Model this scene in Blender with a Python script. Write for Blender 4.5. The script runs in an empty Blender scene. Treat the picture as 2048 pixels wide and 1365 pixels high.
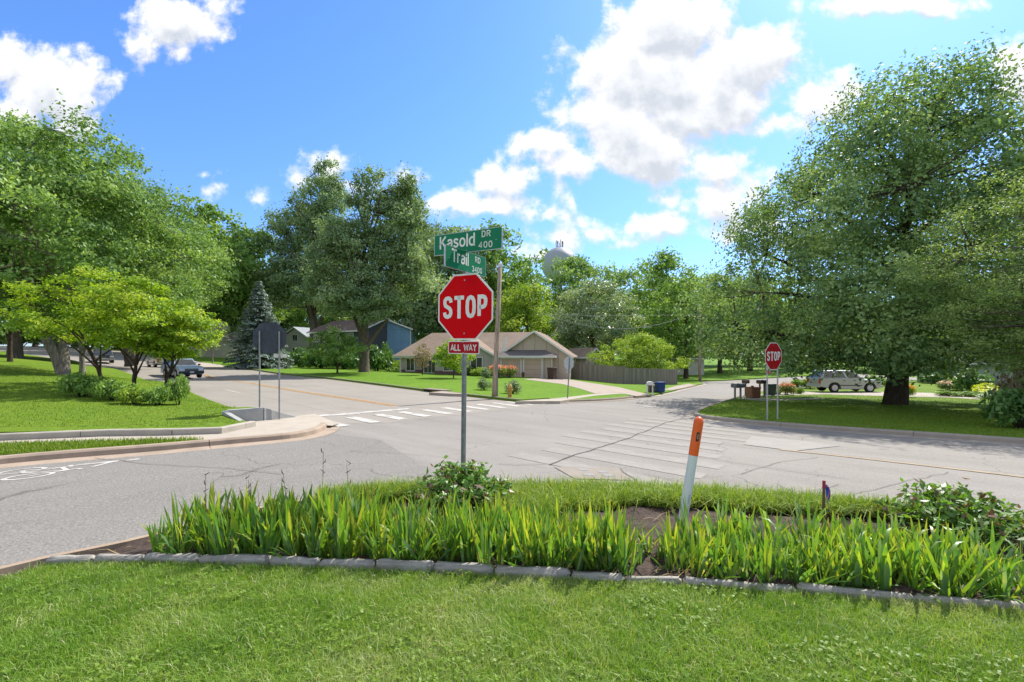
import bpy, bmesh, math, random
import numpy as np
from mathutils import Vector, Matrix
from mathutils.geometry import delaunay_2d_cdt

SC = bpy.context.scene
COL = SC.collection
# ------------------------------------------------------------ camera
F, CX, HY, CZ = 950.0, 1024.0, 710.0, 1.9      # lens and horizon of the photograph, in its own pixels
cam = bpy.data.cameras.new('camera'); camo = bpy.data.objects.new('camera', cam); COL.objects.link(camo)
camo.location = (0, 0, CZ); camo.rotation_euler = (math.pi/2, 0, 0)
cam.sensor_width = 36; cam.lens = F/2048*36; cam.shift_y = (HY-682.5)/2048
cam.clip_start = .1; cam.clip_end = 3000
SC.camera = camo
SC.cycles.max_bounces = 7; SC.cycles.diffuse_bounces = 3; SC.cycles.transmission_bounces = 4
SC.cycles.transparent_max_bounces = 4; SC.cycles.glossy_bounces = 2; SC.cycles.caustics_reflective = False
SC.cycles.caustics_refractive = False; SC.cycles.sample_clamp_indirect = 6
# ------------------------------------------------------------ light
SUN_AZ, SUN_EL = math.radians(41), math.radians(48)      # azimuth from +Y towards +X
sun = bpy.data.lights.new('sun', 'SUN'); suno = bpy.data.objects.new('sun', sun); COL.objects.link(suno)
sun.energy = 3.4; sun.angle = math.radians(.5); sun.color = (1, .95, .87)
sv = Vector((math.sin(SUN_AZ)*math.cos(SUN_EL), math.cos(SUN_AZ)*math.cos(SUN_EL), math.sin(SUN_EL)))
suno.rotation_euler = sv.to_track_quat('Z', 'Y').to_euler(); suno.location = sv*60
vs = SC.view_settings; vs.view_transform = 'Standard'; vs.look = 'None'; vs.gamma = 1; vs.exposure = 1.14

def build_world():
    w = bpy.data.worlds.new('World'); SC.world = w; w.use_nodes = True
    nt = w.node_tree; N = nt.nodes; L = nt.links; N.clear()
    out = N.new('ShaderNodeOutputWorld'); bg = N.new('ShaderNodeBackground'); L.new(bg.outputs[0], out.inputs[0])
    sky = N.new('ShaderNodeTexSky'); sky.sky_type = 'NISHITA'; sky.sun_disc = False
    sky.sun_elevation = SUN_EL; sky.sun_rotation = SUN_AZ; sky.altitude = 250; sky.dust_density = .6; sky.ozone_density = 2.2
    bg.inputs[1].default_value = .15
    def vm(op, a=None, b=None, c=None):
        n = N.new('ShaderNodeVectorMath'); n.operation = op
        for i, q in enumerate((a, b, c)):
            if q is None: continue
            if isinstance(q, bpy.types.NodeSocket): L.new(q, n.inputs[i])
            else: n.inputs[i].default_value = q
        return n.outputs['Value'] if op == 'LENGTH' else n.outputs['Vector']
    def mt(op, a, b=None, c=None, clamp=False):
        n = N.new('ShaderNodeMath'); n.operation = op; n.use_clamp = clamp
        for i, q in enumerate((a, b, c)):
            if q is None: continue
            if isinstance(q, bpy.types.NodeSocket): L.new(q, n.inputs[i])
            else: n.inputs[i].default_value = q
        return n.outputs[0]
    tc = N.new('ShaderNodeTexCoord'); sp = N.new('ShaderNodeSeparateXYZ'); L.new(tc.outputs['Generated'], sp.inputs[0])
    yy = mt('MAXIMUM', sp.outputs[1], .02)
    cb = N.new('ShaderNodeCombineXYZ'); L.new(mt('DIVIDE', sp.outputs[0], yy), cb.inputs[0]); L.new(mt('DIVIDE', sp.outputs[2], yy), cb.inputs[1])
    uv = cb.outputs[0]
    # cumulus clouds: direction of the centre and half-size, as tangents (east of north, above the horizon), x1000
    CL = [(-975,570,125,85),(-1060,610,60,60),(-925,500,65,60),(-1040,500,70,60),(-705,700,100,60),(-775,660,45,45),(-630,735,50,30),(-700,640,40,36),
      (335,690,130,90),(290,590,190,105),(480,610,130,80),(190,520,95,60),(290,430,125,70),(390,500,95,60),(560,640,75,60),(430,400,80,50),
      (75,440,90,42),(-20,370,85,45),(-50,322,115,36),(120,405,70,36),(-150,318,45,18),(95,347,38,35),(175,262,46,36),(105,250,66,34),(60,300,60,22),
      (450,318,105,50),(310,268,100,34),(512,340,55,50),(330,330,60,24),(500,270,90,40),(650,527,95,46),(575,490,65,36),(715,560,55,40),
      (800,738,190,26),(880,725,80,26),(1060,620,60,55),(1080,570,50,60),(1150,560,120,80),
      (-383,397,58,42),(-232,380,42,26),(-445,380,40,28),(-530,330,34,26),(-330,350,60,28),(-652,384,24,13),(-640,345,26,20),(340,560,150,120),(250,480,120,80),(430,560,120,90),(60,215,70,26),(-60,240,60,30),(230,235,50,20),(-1400,420,200,110),(-1300,700,120,60),(1500,640,220,110)]
    def field(p):
        acc = None
        for cx, cy, rx, ry in CL:
            rx, ry = rx*1.22, ry*1.22; q = vm('MULTIPLY_ADD', p, (1000/rx, 1000/ry, 0), (-cx/rx, -cy/ry, 0)); l = vm('LENGTH', q)
            k_ = max(.55, min(1.9, math.sqrt(rx*ry)/62)); l = mt('MULTIPLY_ADD', l, -k_, k_); acc = l if acc is None else mt('SMOOTH_MAX', acc, l, .3)
        return acc
    def noise(p, s, det, r, w=0.):
        n = N.new('ShaderNodeTexNoise'); n.inputs['Scale'].default_value = s; n.inputs['Detail'].default_value = det; n.inputs['Roughness'].default_value = r
        L.new(p, n.inputs['Vector']); return n
    def dens(p):
        wn = noise(p, 9., 3, .5); wo = vm('SUBTRACT', wn.outputs['Color'], (.5, .5, .5)); pw = vm('MULTIPLY_ADD', wo, (.05, .04, 0), p)
        f = field(pw)
        n1 = noise(p, 11., 9, .64).outputs['Fac']
        vr = N.new('ShaderNodeTexVoronoi'); vr.feature = 'SMOOTH_F1'; vr.inputs['Scale'].default_value = 20; vr.inputs['Smoothness'].default_value = .6
        vr.inputs['Detail'].default_value = 2.5
        L.new(pw, vr.inputs['Vector'])
        b = mt('MULTIPLY_ADD', vr.outputs['Distance'], -.45, .24)
        a = mt('MULTIPLY_ADD', n1, 2.9, -1.45)
        d = mt('ADD', f, a); return mt('ADD', d, b)
    d0 = dens(uv)
    d1 = dens(vm('ADD', uv, (-.006, .034, 0)))
    def smooth(x, lo, hi, a=0., b=1.):
        n = N.new('ShaderNodeMapRange'); n.interpolation_type = 'SMOOTHSTEP'; L.new(x, n.inputs[0])
        for i, q in enumerate((lo, hi, a, b)): n.inputs[i+1].default_value = q
        return n.outputs[0]
    mask = smooth(d0, -.12, .62)
    front = smooth(sp.outputs[1], .05, .2); mask = mt('MULTIPLY', mask, front)
    up = smooth(sp.outputs[2], -.01, .03); mask = mt('MULTIPLY', mask, up)
    # broken unseen cloud added for whiter fill light, overhead and behind the camera
    sc_ = vm('MULTIPLY', tc.outputs['Generated'], (1, 1, 1.6)); on = noise(sc_, 2.6, 6, .6).outputs['Fac']
    reg = mt('MAXIMUM', smooth(mt('SUBTRACT', sp.outputs[2], mt('MULTIPLY', mt('MAXIMUM', sp.outputs[1], 0.), .86)), .02, .14), smooth(sp.outputs[1], .34, .16))
    mask = mt('MAXIMUM', mask, mt('MULTIPLY', mt('MULTIPLY', smooth(on, .44, .56), reg), up))
    lit = smooth(mt('SUBTRACT', d0, d1), -1.0, .75)              # towards the sun the cloud thins: lit side
    core = smooth(d0, .8, 2.3, 0., .72)
    lum = mt('SUBTRACT', lit, core, clamp=True)
    cr = N.new('ShaderNodeMix'); cr.data_type = 'RGBA'; L.new(lum, cr.inputs[0])
    cr.inputs[6].default_value = (2.1, 2.25, 2.5, 1); cr.inputs[7].default_value = (3.6, 3.6, 3.65, 1)
    # the sky itself, a touch more saturated as the photograph was developed
    hs = N.new('ShaderNodeMix'); hs.data_type = 'RGBA'; hs.blend_type = 'MULTIPLY'; hs.inputs[0].default_value = 1; L.new(sky.outputs[0], hs.inputs[6])
    gr = N.new('ShaderNodeMix'); gr.data_type = 'RGBA'; L.new(smooth(sp.outputs[2], 0., .5), gr.inputs[0]); gr.inputs[6].default_value = (.38, .50, .70, 1); gr.inputs[7].default_value = (.37, .555, .81, 1); L.new(gr.outputs[2], hs.inputs[7])
    mx = N.new('ShaderNodeMix'); mx.data_type = 'RGBA'; L.new(mask, mx.inputs[0]); L.new(hs.outputs[2], mx.inputs[6]); L.new(cr.outputs[2], mx.inputs[7])
    L.new(mx.outputs[2], bg.inputs[0])
    w.cycles.sampling_method = 'MANUAL'; w.cycles.sample_map_resolution = 512
build_world()

# ------------------------------------------------------------ helpers
rng = np.random.default_rng(7); random.seed(7)
def tag(o, label=None, cat=None, group=None, kind=None):
    if label: o['label'] = label
    if cat: o['category'] = cat
    if group: o['group'] = group
    if kind: o['kind'] = kind
    return o
def empty(name, loc, rz=0, label=None, cat=None, group=None):
    o = bpy.data.objects.new(name, None); COL.objects.link(o); o.location = loc; o.rotation_euler = (0, 0, rz); o.empty_display_size = .1
    return tag(o, label, cat, group)
def link(name, me, mats, parent=None, smooth=False, bevel=0):
    o = bpy.data.objects.new(name, me); COL.objects.link(o)
    if not isinstance(mats, (list, tuple)): mats = [mats]
    if not me.materials:
        for m in mats: me.materials.append(m)
    if parent: o.parent = parent
    if smooth: me.polygons.foreach_set('use_smooth', [True]*len(me.polygons))
    if bevel:
        b = o.modifiers.new('bevel', 'BEVEL'); b.width = bevel; b.segments = 2; b.limit_method = 'ANGLE'; b.angle_limit = math.radians(40)
    return o
def fast_mesh(name, V, Q=None, Tr=None, attr=None, mi=None):
    V = np.asarray(V, np.float32); me = bpy.data.meshes.new(name)
    Q = np.zeros((0, 4), np.int32) if Q is None else np.asarray(Q, np.int32); Tr = np.zeros((0, 3), np.int32) if Tr is None else np.asarray(Tr, np.int32)
    me.vertices.add(len(V)); me.vertices.foreach_set('co', V.ravel())
    nl = Q.size+Tr.size; me.loops.add(nl); me.loops.foreach_set('vertex_index', np.concatenate([Q.ravel(), Tr.ravel()]))
    npol = len(Q)+len(Tr); me.polygons.add(npol)
    st = np.concatenate([np.arange(len(Q))*4, Q.size+np.arange(len(Tr))*3]).astype(np.int32)
    me.polygons.foreach_set('loop_start', st)
    if attr is not None:
        for k, a in attr.items():
            at = me.attributes.new(k, 'FLOAT', 'POINT'); at.data.foreach_set('value', np.asarray(a, np.float32))
    if mi is not None: me.polygons.foreach_set('material_index', np.asarray(mi, np.int32))
    me.update(calc_edges=True); me.validate(); return me
class MB:
    def __init__(s): s.v = []; s.f = []; s.m = []
    def add(s, vs, fs, mi=0):
        b = len(s.v); s.v += [tuple(p) for p in vs]; s.f += [tuple(b+i for i in f) for f in fs]; s.m += [mi]*len(fs); return s
    def box(s, c, d, rz=0, mi=0, taper=1.0):
        x, y, z = d[0]/2, d[1]/2, d[2]/2; P = []
        for k, sz in ((1, -z), (taper, z)):
            for a, b in ((-x, -y), (x, -y), (x, y), (-x, y)):
                a *= k; b *= k; P.append((c[0]+a*math.cos(rz)-b*math.sin(rz), c[1]+a*math.sin(rz)+b*math.cos(rz), c[2]+sz))
        return s.add(P, [(3, 2, 1, 0), (4, 5, 6, 7), (0, 1, 5, 4), (1, 2, 6, 5), (2, 3, 7, 6), (3, 0, 4, 7)], mi)
    def prism(s, pts, vec, mi=0):
        n = len(pts); P = [Vector(p) for p in pts]; Qv = [p+Vector(vec) for p in P]
        return s.add(P+Qv, [tuple(range(n)), tuple(range(2*n-1, n-1, -1))]+[(i, n+i, n+(i+1) % n, (i+1) % n) for i in range(n)], mi)
    def tube(s, path, rad, n=8, mi=0, cap=True):
        path = [Vector(p) for p in path]; b = len(s.v); k = len(path)
        if not hasattr(rad, '__len__'): rad = [rad]*k
        for i, p in enumerate(path):
            t = (path[min(i+1, k-1)]-path[max(i-1, 0)]).normalized()
            a = t.cross(Vector((0, 0, 1)) if abs(t.z) < .95 else Vector((1, 0, 0))).normalized(); c = t.cross(a)
            for j in range(n):
                an = 2*math.pi*j/n; s.v.append(tuple(p+(a*math.cos(an)+c*math.sin(an))*rad[i]))
        for i in range(k-1):
            for j in range(n): s.f.append((b+i*n+j, b+i*n+(j+1) % n, b+(i+1)*n+(j+1) % n, b+(i+1)*n+j)); s.m.append(mi)
        if cap:
            s.f.append(tuple(b+j for j in reversed(range(n)))); s.m.append(mi); s.f.append(tuple(b+(k-1)*n+j for j in range(n))); s.m.append(mi)
        return s
    def lathe(s, prof, n=16, c=(0, 0, 0), mi=0):
        b = len(s.v)
        for r, z in prof:
            for j in range(n): an = 2*math.pi*j/n; s.v.append((c[0]+r*math.cos(an), c[1]+r*math.sin(an), c[2]+z))
        for i in range(len(prof)-1):
            for j in range(n): s.f.append((b+i*n+j, b+i*n+(j+1) % n, b+(i+1)*n+(j+1) % n, b+(i+1)*n+j)); s.m.append(mi)
        s.f.append(tuple(b+j for j in reversed(range(n)))); s.m.append(mi); k = len(prof)-1; s.f.append(tuple(b+k*n+j for j in range(n))); s.m.append(mi)
        return s
    def mesh(s, name, fixn=True):
        me = bpy.data.meshes.new(name); me.from_pydata(s.v, [], s.f); me.polygons.foreach_set('material_index', s.m)
        if fixn:
            bm = bmesh.new(); bm.from_mesh(me); bmesh.ops.recalc_face_normals(bm, faces=bm.faces); bm.to_mesh(me); bm.free()
        me.update(); return me
    def build(s, name, mats, parent=None, smooth=False, bevel=0): return link(name, s.mesh(name), mats, parent, smooth, bevel)
def copy_tree(o, parent=None):
    c = o.copy(); COL.objects.link(c)
    if parent: c.parent = parent
    for ch in list(o.children): copy_tree(ch, c)
    return c

# ------------------------------------------------------------ materials
def new_mat(name):
    m = bpy.data.materials.new(name); m.use_nodes = True; nt = m.node_tree; b = nt.nodes['Principled BSDF']; return m, nt, b
def ramp(nt, fac, cols):
    r = nt.nodes.new('ShaderNodeValToRGB'); nt.links.new(fac, r.inputs[0]); el = r.color_ramp.elements
    while len(el) < len(cols): el.new(.5)
    for e, (p, c) in zip(el, cols): e.position = p; e.color = (*c, 1)
    return r.outputs[0]
def tnoise(nt, scale, det=4, rough=.55, obj=False, sc=(1, 1, 1)):
    tc = nt.nodes.new('ShaderNodeTexCoord'); mp = nt.nodes.new('ShaderNodeMapping'); mp.inputs['Scale'].default_value = sc
    nt.links.new(tc.outputs['Object'], mp.inputs[0]); n = nt.nodes.new('ShaderNodeTexNoise'); nt.links.new(mp.outputs[0], n.inputs['Vector'])
    n.inputs['Scale'].default_value = scale; n.inputs['Detail'].default_value = det; n.inputs['Roughness'].default_value = rough; return n.outputs['Fac']
def mixc(nt, fac, a, b, mode='MIX'):
    n = nt.nodes.new('ShaderNodeMix'); n.data_type = 'RGBA'; n.blend_type = mode
    for i, q in ((0, fac), (6, a), (7, b)):
        if isinstance(q, bpy.types.NodeSocket): nt.links.new(q, n.inputs[i])
        elif i == 0: n.inputs[0].default_value = q
        else: n.inputs[i].default_value = (*q, 1)
    return n.outputs[2]
def bump(nt, b, h, st=.3, dist=.02):
    n = nt.nodes.new('ShaderNodeBump'); n.inputs['Strength'].default_value = st; n.inputs['Distance'].default_value = dist
    nt.links.new(h, n.inputs['Height']); nt.links.new(n.outputs[0], b.inputs['Normal'])
_mc = {}
def M(name, col, rough=.6, var=.15, scale=6, metal=0, spec=.4, bmp=0, sc=(1, 1, 1)):
    if name in _mc: return _mc[name]
    m, nt, b = new_mat(name); n = tnoise(nt, scale, 5, .6, sc=sc)
    c = np.array(col); nt.links.new(ramp(nt, n, [(.28, tuple(c*(1-var))), (.72, tuple(np.minimum(c*(1+var), 1)))]), b.inputs['Base Color'])
    b.inputs['Roughness'].default_value = rough; b.inputs['Metallic'].default_value = metal; b.inputs['Specular IOR Level'].default_value = spec
    if bmp: bump(nt, b, n, bmp, .01)
    _mc[name] = m; return m
def leaf_mat(name, cols, trans=.4, rough=.45, spec=.35, k=2.0):
    m, nt, b = new_mat(name); at = nt.nodes.new('ShaderNodeAttribute'); at.attribute_name = 'tint'
    c = ramp(nt, at.outputs['Fac'], [(i/(len(cols)-1), tuple(min(v*k, 1) for v in q)) for i, q in enumerate(cols)])
    nt.links.new(c, b.inputs['Base Color']); b.inputs['Roughness'].default_value = rough; b.inputs['Specular IOR Level'].default_value = spec
    t = nt.nodes.new('ShaderNodeBsdfTranslucent'); nt.links.new(mixc(nt, 1., c, (1.25, 1.25, .45), 'MULTIPLY'), t.inputs[0])
    x = nt.nodes.new('ShaderNodeMixShader'); x.inputs[0].default_value = trans; nt.links.new(b.outputs[0], x.inputs[1]); nt.links.new(t.outputs[0], x.inputs[2])
    nt.links.new(x.outputs[0], nt.nodes['Material Output'].inputs[0]); return m

def road_mat(name, base, dirv, cracks=.5, band=.2, joints=False, agg=.42):
    m, nt, b = new_mat(name); L = nt.links; N = nt.nodes
    tc = N.new('ShaderNodeTexCoord')
    mp = N.new('ShaderNodeMapping'); mp.inputs['Rotation'].default_value = (0, 0, -math.atan2(dirv[1], dirv[0])); L.new(tc.outputs['Object'], mp.inputs[0])
    mb = N.new('ShaderNodeMapping'); mb.inputs['Scale'].default_value = (.12, 1, 1); L.new(mp.outputs[0], mb.inputs[0])
    def nz(vec, s, d, r=.6):
        n = N.new('ShaderNodeTexNoise'); n.inputs['Scale'].default_value = s; n.inputs['Detail'].default_value = d; n.inputs['Roughness'].default_value = r; L.new(vec, n.inputs['Vector']); return n.outputs['Fac']
    B = np.array(base)
    c = ramp(nt, nz(mb.outputs[0], 1.5, 3), [(.3, tuple(B*(1-band))), (.5, tuple(B)), (.7, tuple(B*(1+band)))])
    c = mixc(nt, .55, c, ramp(nt, nz(tc.outputs['Object'], .22, 5), [(.3, tuple(B*.82*np.array([1.02, 1, .95]))), (.7, tuple(B*1.15))]))
    ag = nz(tc.outputs['Object'], 42, 4, .8)
    c = mixc(nt, agg, c, ramp(nt, ag, [(.3, tuple(B*.25)), (.52, tuple(B)), (.7, tuple(np.minimum(B*1.9, 1)))]))
    # cracks: warped voronoi edges, kept only in patches
    wn = N.new('ShaderNodeTexNoise'); wn.inputs['Scale'].default_value = 1.3; wn.inputs['Detail'].default_value = 5; L.new(tc.outputs['Object'], wn.inputs['Vector'])
    wp = N.new('ShaderNodeVectorMath'); wp.operation = 'MULTIPLY_ADD'; wp.inputs[1].default_value = (.9, .9, 0); L.new(wn.outputs['Color'], wp.inputs[0]); L.new(tc.outputs['Object'], wp.inputs[2])
    vo = N.new('ShaderNodeTexVoronoi'); vo.feature = 'DISTANCE_TO_EDGE'; vo.inputs['Scale'].default_value = .42; L.new(wp.outputs[0], vo.inputs['Vector'])
    mr = N.new('ShaderNodeMapRange'); mr.inputs[1].default_value = .001; mr.inputs[2].default_value = .0055; mr.inputs[3].default_value = 1; mr.inputs[4].default_value = 0; L.new(vo.outputs['Distance'], mr.inputs[0])
    pt = ramp(nt, nz(tc.outputs['Object'], .35, 2), [(.46, (0, 0, 0)), (.54, (1, 1, 1))])
    mu = N.new('ShaderNodeMath'); mu.operation = 'MULTIPLY'; L.new(mr.outputs[0], mu.inputs[0]); L.new(pt, mu.inputs[1])
    m2 = N.new('ShaderNodeMath'); m2.operation = 'MULTIPLY'; m2.inputs[1].default_value = cracks; L.new(mu.outputs[0], m2.inputs[0])
    c = mixc(nt, m2.outputs[0], c, tuple(B*.22))
    if joints:
        br = N.new('ShaderNodeTexBrick'); br.offset = 0; br.inputs['Color1'].default_value = br.inputs['Color2'].default_value = (1, 1, 1, 1); br.inputs['Mortar'].default_value = (.45, .43, .4, 1)
        br.inputs['Scale'].default_value = 1; br.inputs['Mortar Size'].default_value = .012; br.inputs['Brick Width'].default_value = 4.6; br.inputs['Row Height'].default_value = joints
        L.new(mp.outputs[0], br.inputs['Vector']); c = mixc(nt, 1., c, br.outputs['Color'], 'MULTIPLY')
    L.new(c, b.inputs['Base Color']); b.inputs['Roughness'].default_value = .88; b.inputs['Specular IOR Level'].default_value = .2
    bump(nt, b, ag, .35, .006); return m
def concrete_mat(name, base, stain=.2, scale=2.5):
    m, nt, b = new_mat(name); B = np.array(base)
    c = ramp(nt, tnoise(nt, scale, 6, .65), [(.3, tuple(B*(1-stain))), (.6, tuple(B)), (.8, tuple(B*1.08))])
    f = tnoise(nt, 70, 2, .7); c = mixc(nt, .22, c, ramp(nt, f, [(.3, tuple(B*.5)), (.7, tuple(np.minimum(B*1.4, 1)))]))
    nt.links.new(c, b.inputs['Base Color']); b.inputs['Roughness'].default_value = .9; b.inputs['Specular IOR Level'].default_value = .2; bump(nt, b, f, .25, .004); return m
def lawn_mat(name, a, bb, c3, s1=.35, s2=9):
    m, nt, b = new_mat(name)
    c = ramp(nt, tnoise(nt, s1, 4, .6), [(.32, a), (.5, bb), (.7, c3)])
    f = tnoise(nt, s2, 5, .75); A = np.array(bb); c = mixc(nt, .5, c, ramp(nt, f, [(.3, tuple(A*.45)), (.5, tuple(A)), (.72, tuple(A*1.6))]))
    nt.links.new(c, b.inputs['Base Color']); b.inputs['Roughness'].default_value = .9; b.inputs['Specular IOR Level'].default_value = .1
    bump(nt, b, f, .8, .06); return m
KAS = Vector((.69, -.724, 0)); TRA = Vector((.6, .8, 0))
m_asph = road_mat('asphalt', (.24, .222, .197), KAS, .5, .36)
m_asph2 = road_mat('coarse_asphalt', (.205, .192, .172), TRA, .5, .34, agg=.7)
m_croad = road_mat('road_concrete', (.268, .243, .21), KAS, .3, .08, joints=3.6, agg=.12)
m_conc = concrete_mat('concrete', (.40, .35, .285))
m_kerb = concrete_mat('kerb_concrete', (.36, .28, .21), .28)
m_wallc = concrete_mat('wall_concrete', (.36, .36, .34), .22, 3)
m_drive = concrete_mat('drive_concrete', (.36, .30, .245), .22, 1.2)
def worn(name, col, road, lo, hi):
    m, nt, b = new_mat(name); n = tnoise(nt, 3.2, 8, .78); nt.links.new(ramp(nt, n, [(lo, road), (hi, col)]), b.inputs['Base Color']); b.inputs['Roughness'].default_value = .8; b.inputs['Specular IOR Level'].default_value = .2; return m
m_paint = worn('white_paint', (.50, .48, .44), (.27, .245, .21), .36, .56)
m_paint2 = worn('faded_paint', (.29, .266, .232), (.24, .222, .197), .42, .66)
m_yel = M('yellow_paint', (.46, .24, .055), .8, .3, 5)
m_tar = M('tar', (.135, .122, .107), .8, .25, 9)
m_lawn = lawn_mat('lawn_soil', (.075, .14, .02), (.09, .16, .022), (.13, .18, .04))
m_lawn2 = lawn_mat('lawn_green', (.085, .155, .012), (.115, .185, .016), (.16, .205, .024), .3, 6)
m_lawn3 = lawn_mat('lawn_green_far', (.085, .17, .012), (.11, .205, .016), (.15, .23, .024), .12, 3)
m_mulch = M('mulch', (.055, .036, .026), .95, .6, 28, bmp=1)
m_stone = concrete_mat('limestone', (.33, .31, .27), .3, 9)

# ------------------------------------------------------------ terrain
TP = np.array([(-4.5,4.2,0.0),(0,2.3,.13),(3,2.5,.13),(-3,2.5,.12),(0,4.2,.03),(4,3.5,.05),(-.6,6.6,-.03),(5,5.7,-.08),(0,-3,.2),(-8,0,.1),(8,0,.05),
(0,12.5,-.22),(8.7,16.1,-.55),(12.2,11.3,-.3),(6.5,17.8,-.52),(15,8.5,-.25),(30,0,0),(-9.3,8.64,-.1),(-5.6,12.5,-.15),(-7.1,14,-.17),(-14,4,-.05),(-30,-6,0),
(0,23.5,-.42),(-.1,27,-.48),(-28.5,42,-.18),(-31.5,56,.2),(-12,35.7,-.2),(-13,21,-.12),(-22,31,.05),(-36,43,.5),(-49,53,1.05),(-66,63,1.9),(-42,58,.37),(-48,56,.85),
(2.66,25,-.57),(8,31,-.87),(11.8,38,-1.1),(1.8,47,-.5),(10.8,46,-1.05),(20,50,-1.4),(28,64,-1.65),(21,26,-.95),(27.8,40,-1.4),(14.8,31,-1.05),
(-15.6,50,-.05),(-13,62,-.5),(-40,75,.45),(-97,100,3.6),(46,45,-1.1),(40,25,-.8),(50,70,-1.6),(-10,70,-.5),(20,90,-1.2),
(-250,60,4),(-150,250,5),(0,300,2),(150,250,0),(250,60,-1),(200,-150,0),(-200,-150,1),(0,-200,1)], float)
def rbf_fit(P):
    n = len(P); X = P[:, :2]/10; D = np.linalg.norm(X[:, None]-X[None], axis=2); A = np.zeros((n+3, n+3))
    A[:n, :n] = -np.sqrt(D*D+.05)+.01*np.eye(n); A[:n, n] = 1; A[:n, n+1:] = X; A[n, :n] = 1; A[n+1:, :n] = X.T
    b = np.zeros(n+3); b[:n] = P[:, 2]; return X, np.linalg.solve(A, b)
def rbf_eval(R, x, y):
    X, w = R; x = np.asarray(x, float)/10; y = np.asarray(y, float)/10; sh = np.broadcast(x, y).shape
    x = np.broadcast_to(x, sh).ravel(); y = np.broadcast_to(y, sh).ravel(); n = len(X)
    r = np.sqrt((x[:, None]-X[:, 0])**2+(y[:, None]-X[:, 1])**2+.05)
    o = -r@w[:n]+w[n]+x*w[n+1]+y*w[n+2]; return o.reshape(sh) if sh else float(o[0])
RT = rbf_fit(TP)
BP = np.array([(-11.5,10.7,.22),(-8.8,11.5,.08),(-7,12.8,-.05),(-8.1,13.5,.29),(-7.28,14,.31),(-9,15.6,.14),(-13.8,21,.06),(-22.9,30,.26),(-37,42,.72),(-50,52,1.4),(-67,62,2.4),(-110,85,3.5),
(-19,22,.74),(-23.5,25,.85),(-34.5,32,1.72),(-44,43,1.75),(-52,50,1.9),(-17.2,16,.55),(-13.8,17,.36),(-16,12,.35),(-37,25,1.5),(-60,40,2.2),(-60,8,1.2),(-25,2,.4),(-18,5.5,.2),(-12.3,14,.34),(-10.2,12.9,.25),(-28,33,.75),(-30,30,1.25)], float)
RB = rbf_fit(BP)
def T(x, y): return rbf_eval(RT, x, y)
def B(x, y): return rbf_eval(RB, x, y)
def G(px, py, off=0., H=T):
    """where the sight line through a point of the photograph meets the ground"""
    d = np.geomspace(1.5, 400, 900); x = (px-CX)/F*d; h = CZ-(py-HY)/F*d-H(x, d)-off
    i = int(np.argmax(h < 0)); t = h[i-1]/(h[i-1]-h[i]); dd = d[i-1]+t*(d[i]-d[i-1]); return ((px-CX)/F*dd, dd)
def PX(px, d, H=T, off=.12):
    x = (px-CX)/F*d; return (x, d, H(x, d)+off)
def ZP(py, d): return CZ-(py-HY)/F*d
def pts(lst, off=0., H=T): return [((p[0]-CX)/F*p[2], p[2]) if len(p) == 3 else G(p[0], p[1], off, H) for p in lst]
def dense(path, step):
    o = []
    for a, b in zip(path[:-1], path[1:]):
        n = max(1, int(math.dist(a, b)/step))
        o += [(a[0]+(b[0]-a[0])*i/n, a[1]+(b[1]-a[1])*i/n) for i in range(n)]
    return o+[path[-1]]
def smooth_path(path, it=2):
    for _ in range(it):
        o = [path[0]]
        for a, b in zip(path[:-1], path[1:]): o += [(a[0]*.75+b[0]*.25, a[1]*.75+b[1]*.25), (a[0]*.25+b[0]*.75, a[1]*.25+b[1]*.75)]
        path = o+[path[-1]]
    return path
def inside(P, poly):
    P = np.asarray(P); x, y = P[:, 0], P[:, 1]; c = np.zeros(len(P), bool); q = np.asarray(poly); j = len(q)-1
    for i in range(len(q)):
        xi, yi = q[i]; xj, yj = q[j]
        with np.errstate(divide='ignore', invalid='ignore'): c ^= ((yi > y) != (yj > y)) & (x < (xj-xi)*(y-yi)/(yj-yi)+xi)
        j = i
    return c
def patch(name, poly, off, mat, step=1., H=T, kind='structure', skirt=.25, build=True):
    poly = dense(list(poly)+[poly[0]], step)[:-1]
    q = np.array(poly); lo, hi = q.min(0), q.max(0)
    g = np.stack(np.meshgrid(np.arange(lo[0], hi[0], step), np.arange(lo[1], hi[1], step)), -1).reshape(-1, 2); g = g+(rng.random(g.shape)-.5)*step*.2
    g = g[inside(g, poly)]; n = len(poly)
    if len(g):
        keep = np.ones(len(g), bool)
        for a in range(0, len(g), 4000): keep[a:a+4000] = (np.linalg.norm(g[a:a+4000, None]-q[None], axis=2).min(1) > step*.35)
        g = g[keep]
    V2 = [Vector(p) for p in poly]+[Vector(p) for p in g]
    r = delaunay_2d_cdt(V2, [], [list(range(n))], 1, 1e-5); vv = np.array([tuple(p) for p in r[0]]); ff = r[2]
    z = H(vv[:, 0], vv[:, 1])+off; V = np.column_stack([vv, z]); fs = [tuple(f) for f in ff]
    # skirt down from the outline
    if skirt:
        from collections import Counter
        ec = Counter(tuple(sorted((f[i], f[(i+1) % len(f)]))) for f in fs for i in range(len(f)))
        ed = [e for e, c in ec.items() if c == 1]; mp = {}; V = list(map(tuple, V))
        for e in ed:
            for k in e:
                if k not in mp: mp[k] = len(V); V.append((V[k][0], V[k][1], V[k][2]-skirt))
            fs.append((e[0], e[1], mp[e[1]], mp[e[0]]))
    me = bpy.data.meshes.new(name); me.from_pydata([tuple(map(float, p)) for p in V], [], fs)
    bm = bmesh.new(); bm.from_mesh(me); bmesh.ops.recalc_face_normals(bm, faces=bm.faces)
    for f in bm.faces:
        if abs(f.normal.z) > .3 and f.normal.z < 0: f.normal_flip()
    bm.to_mesh(me); bm.free()
    o = link(name, me, mat); tag(o, kind=kind); return o
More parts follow.
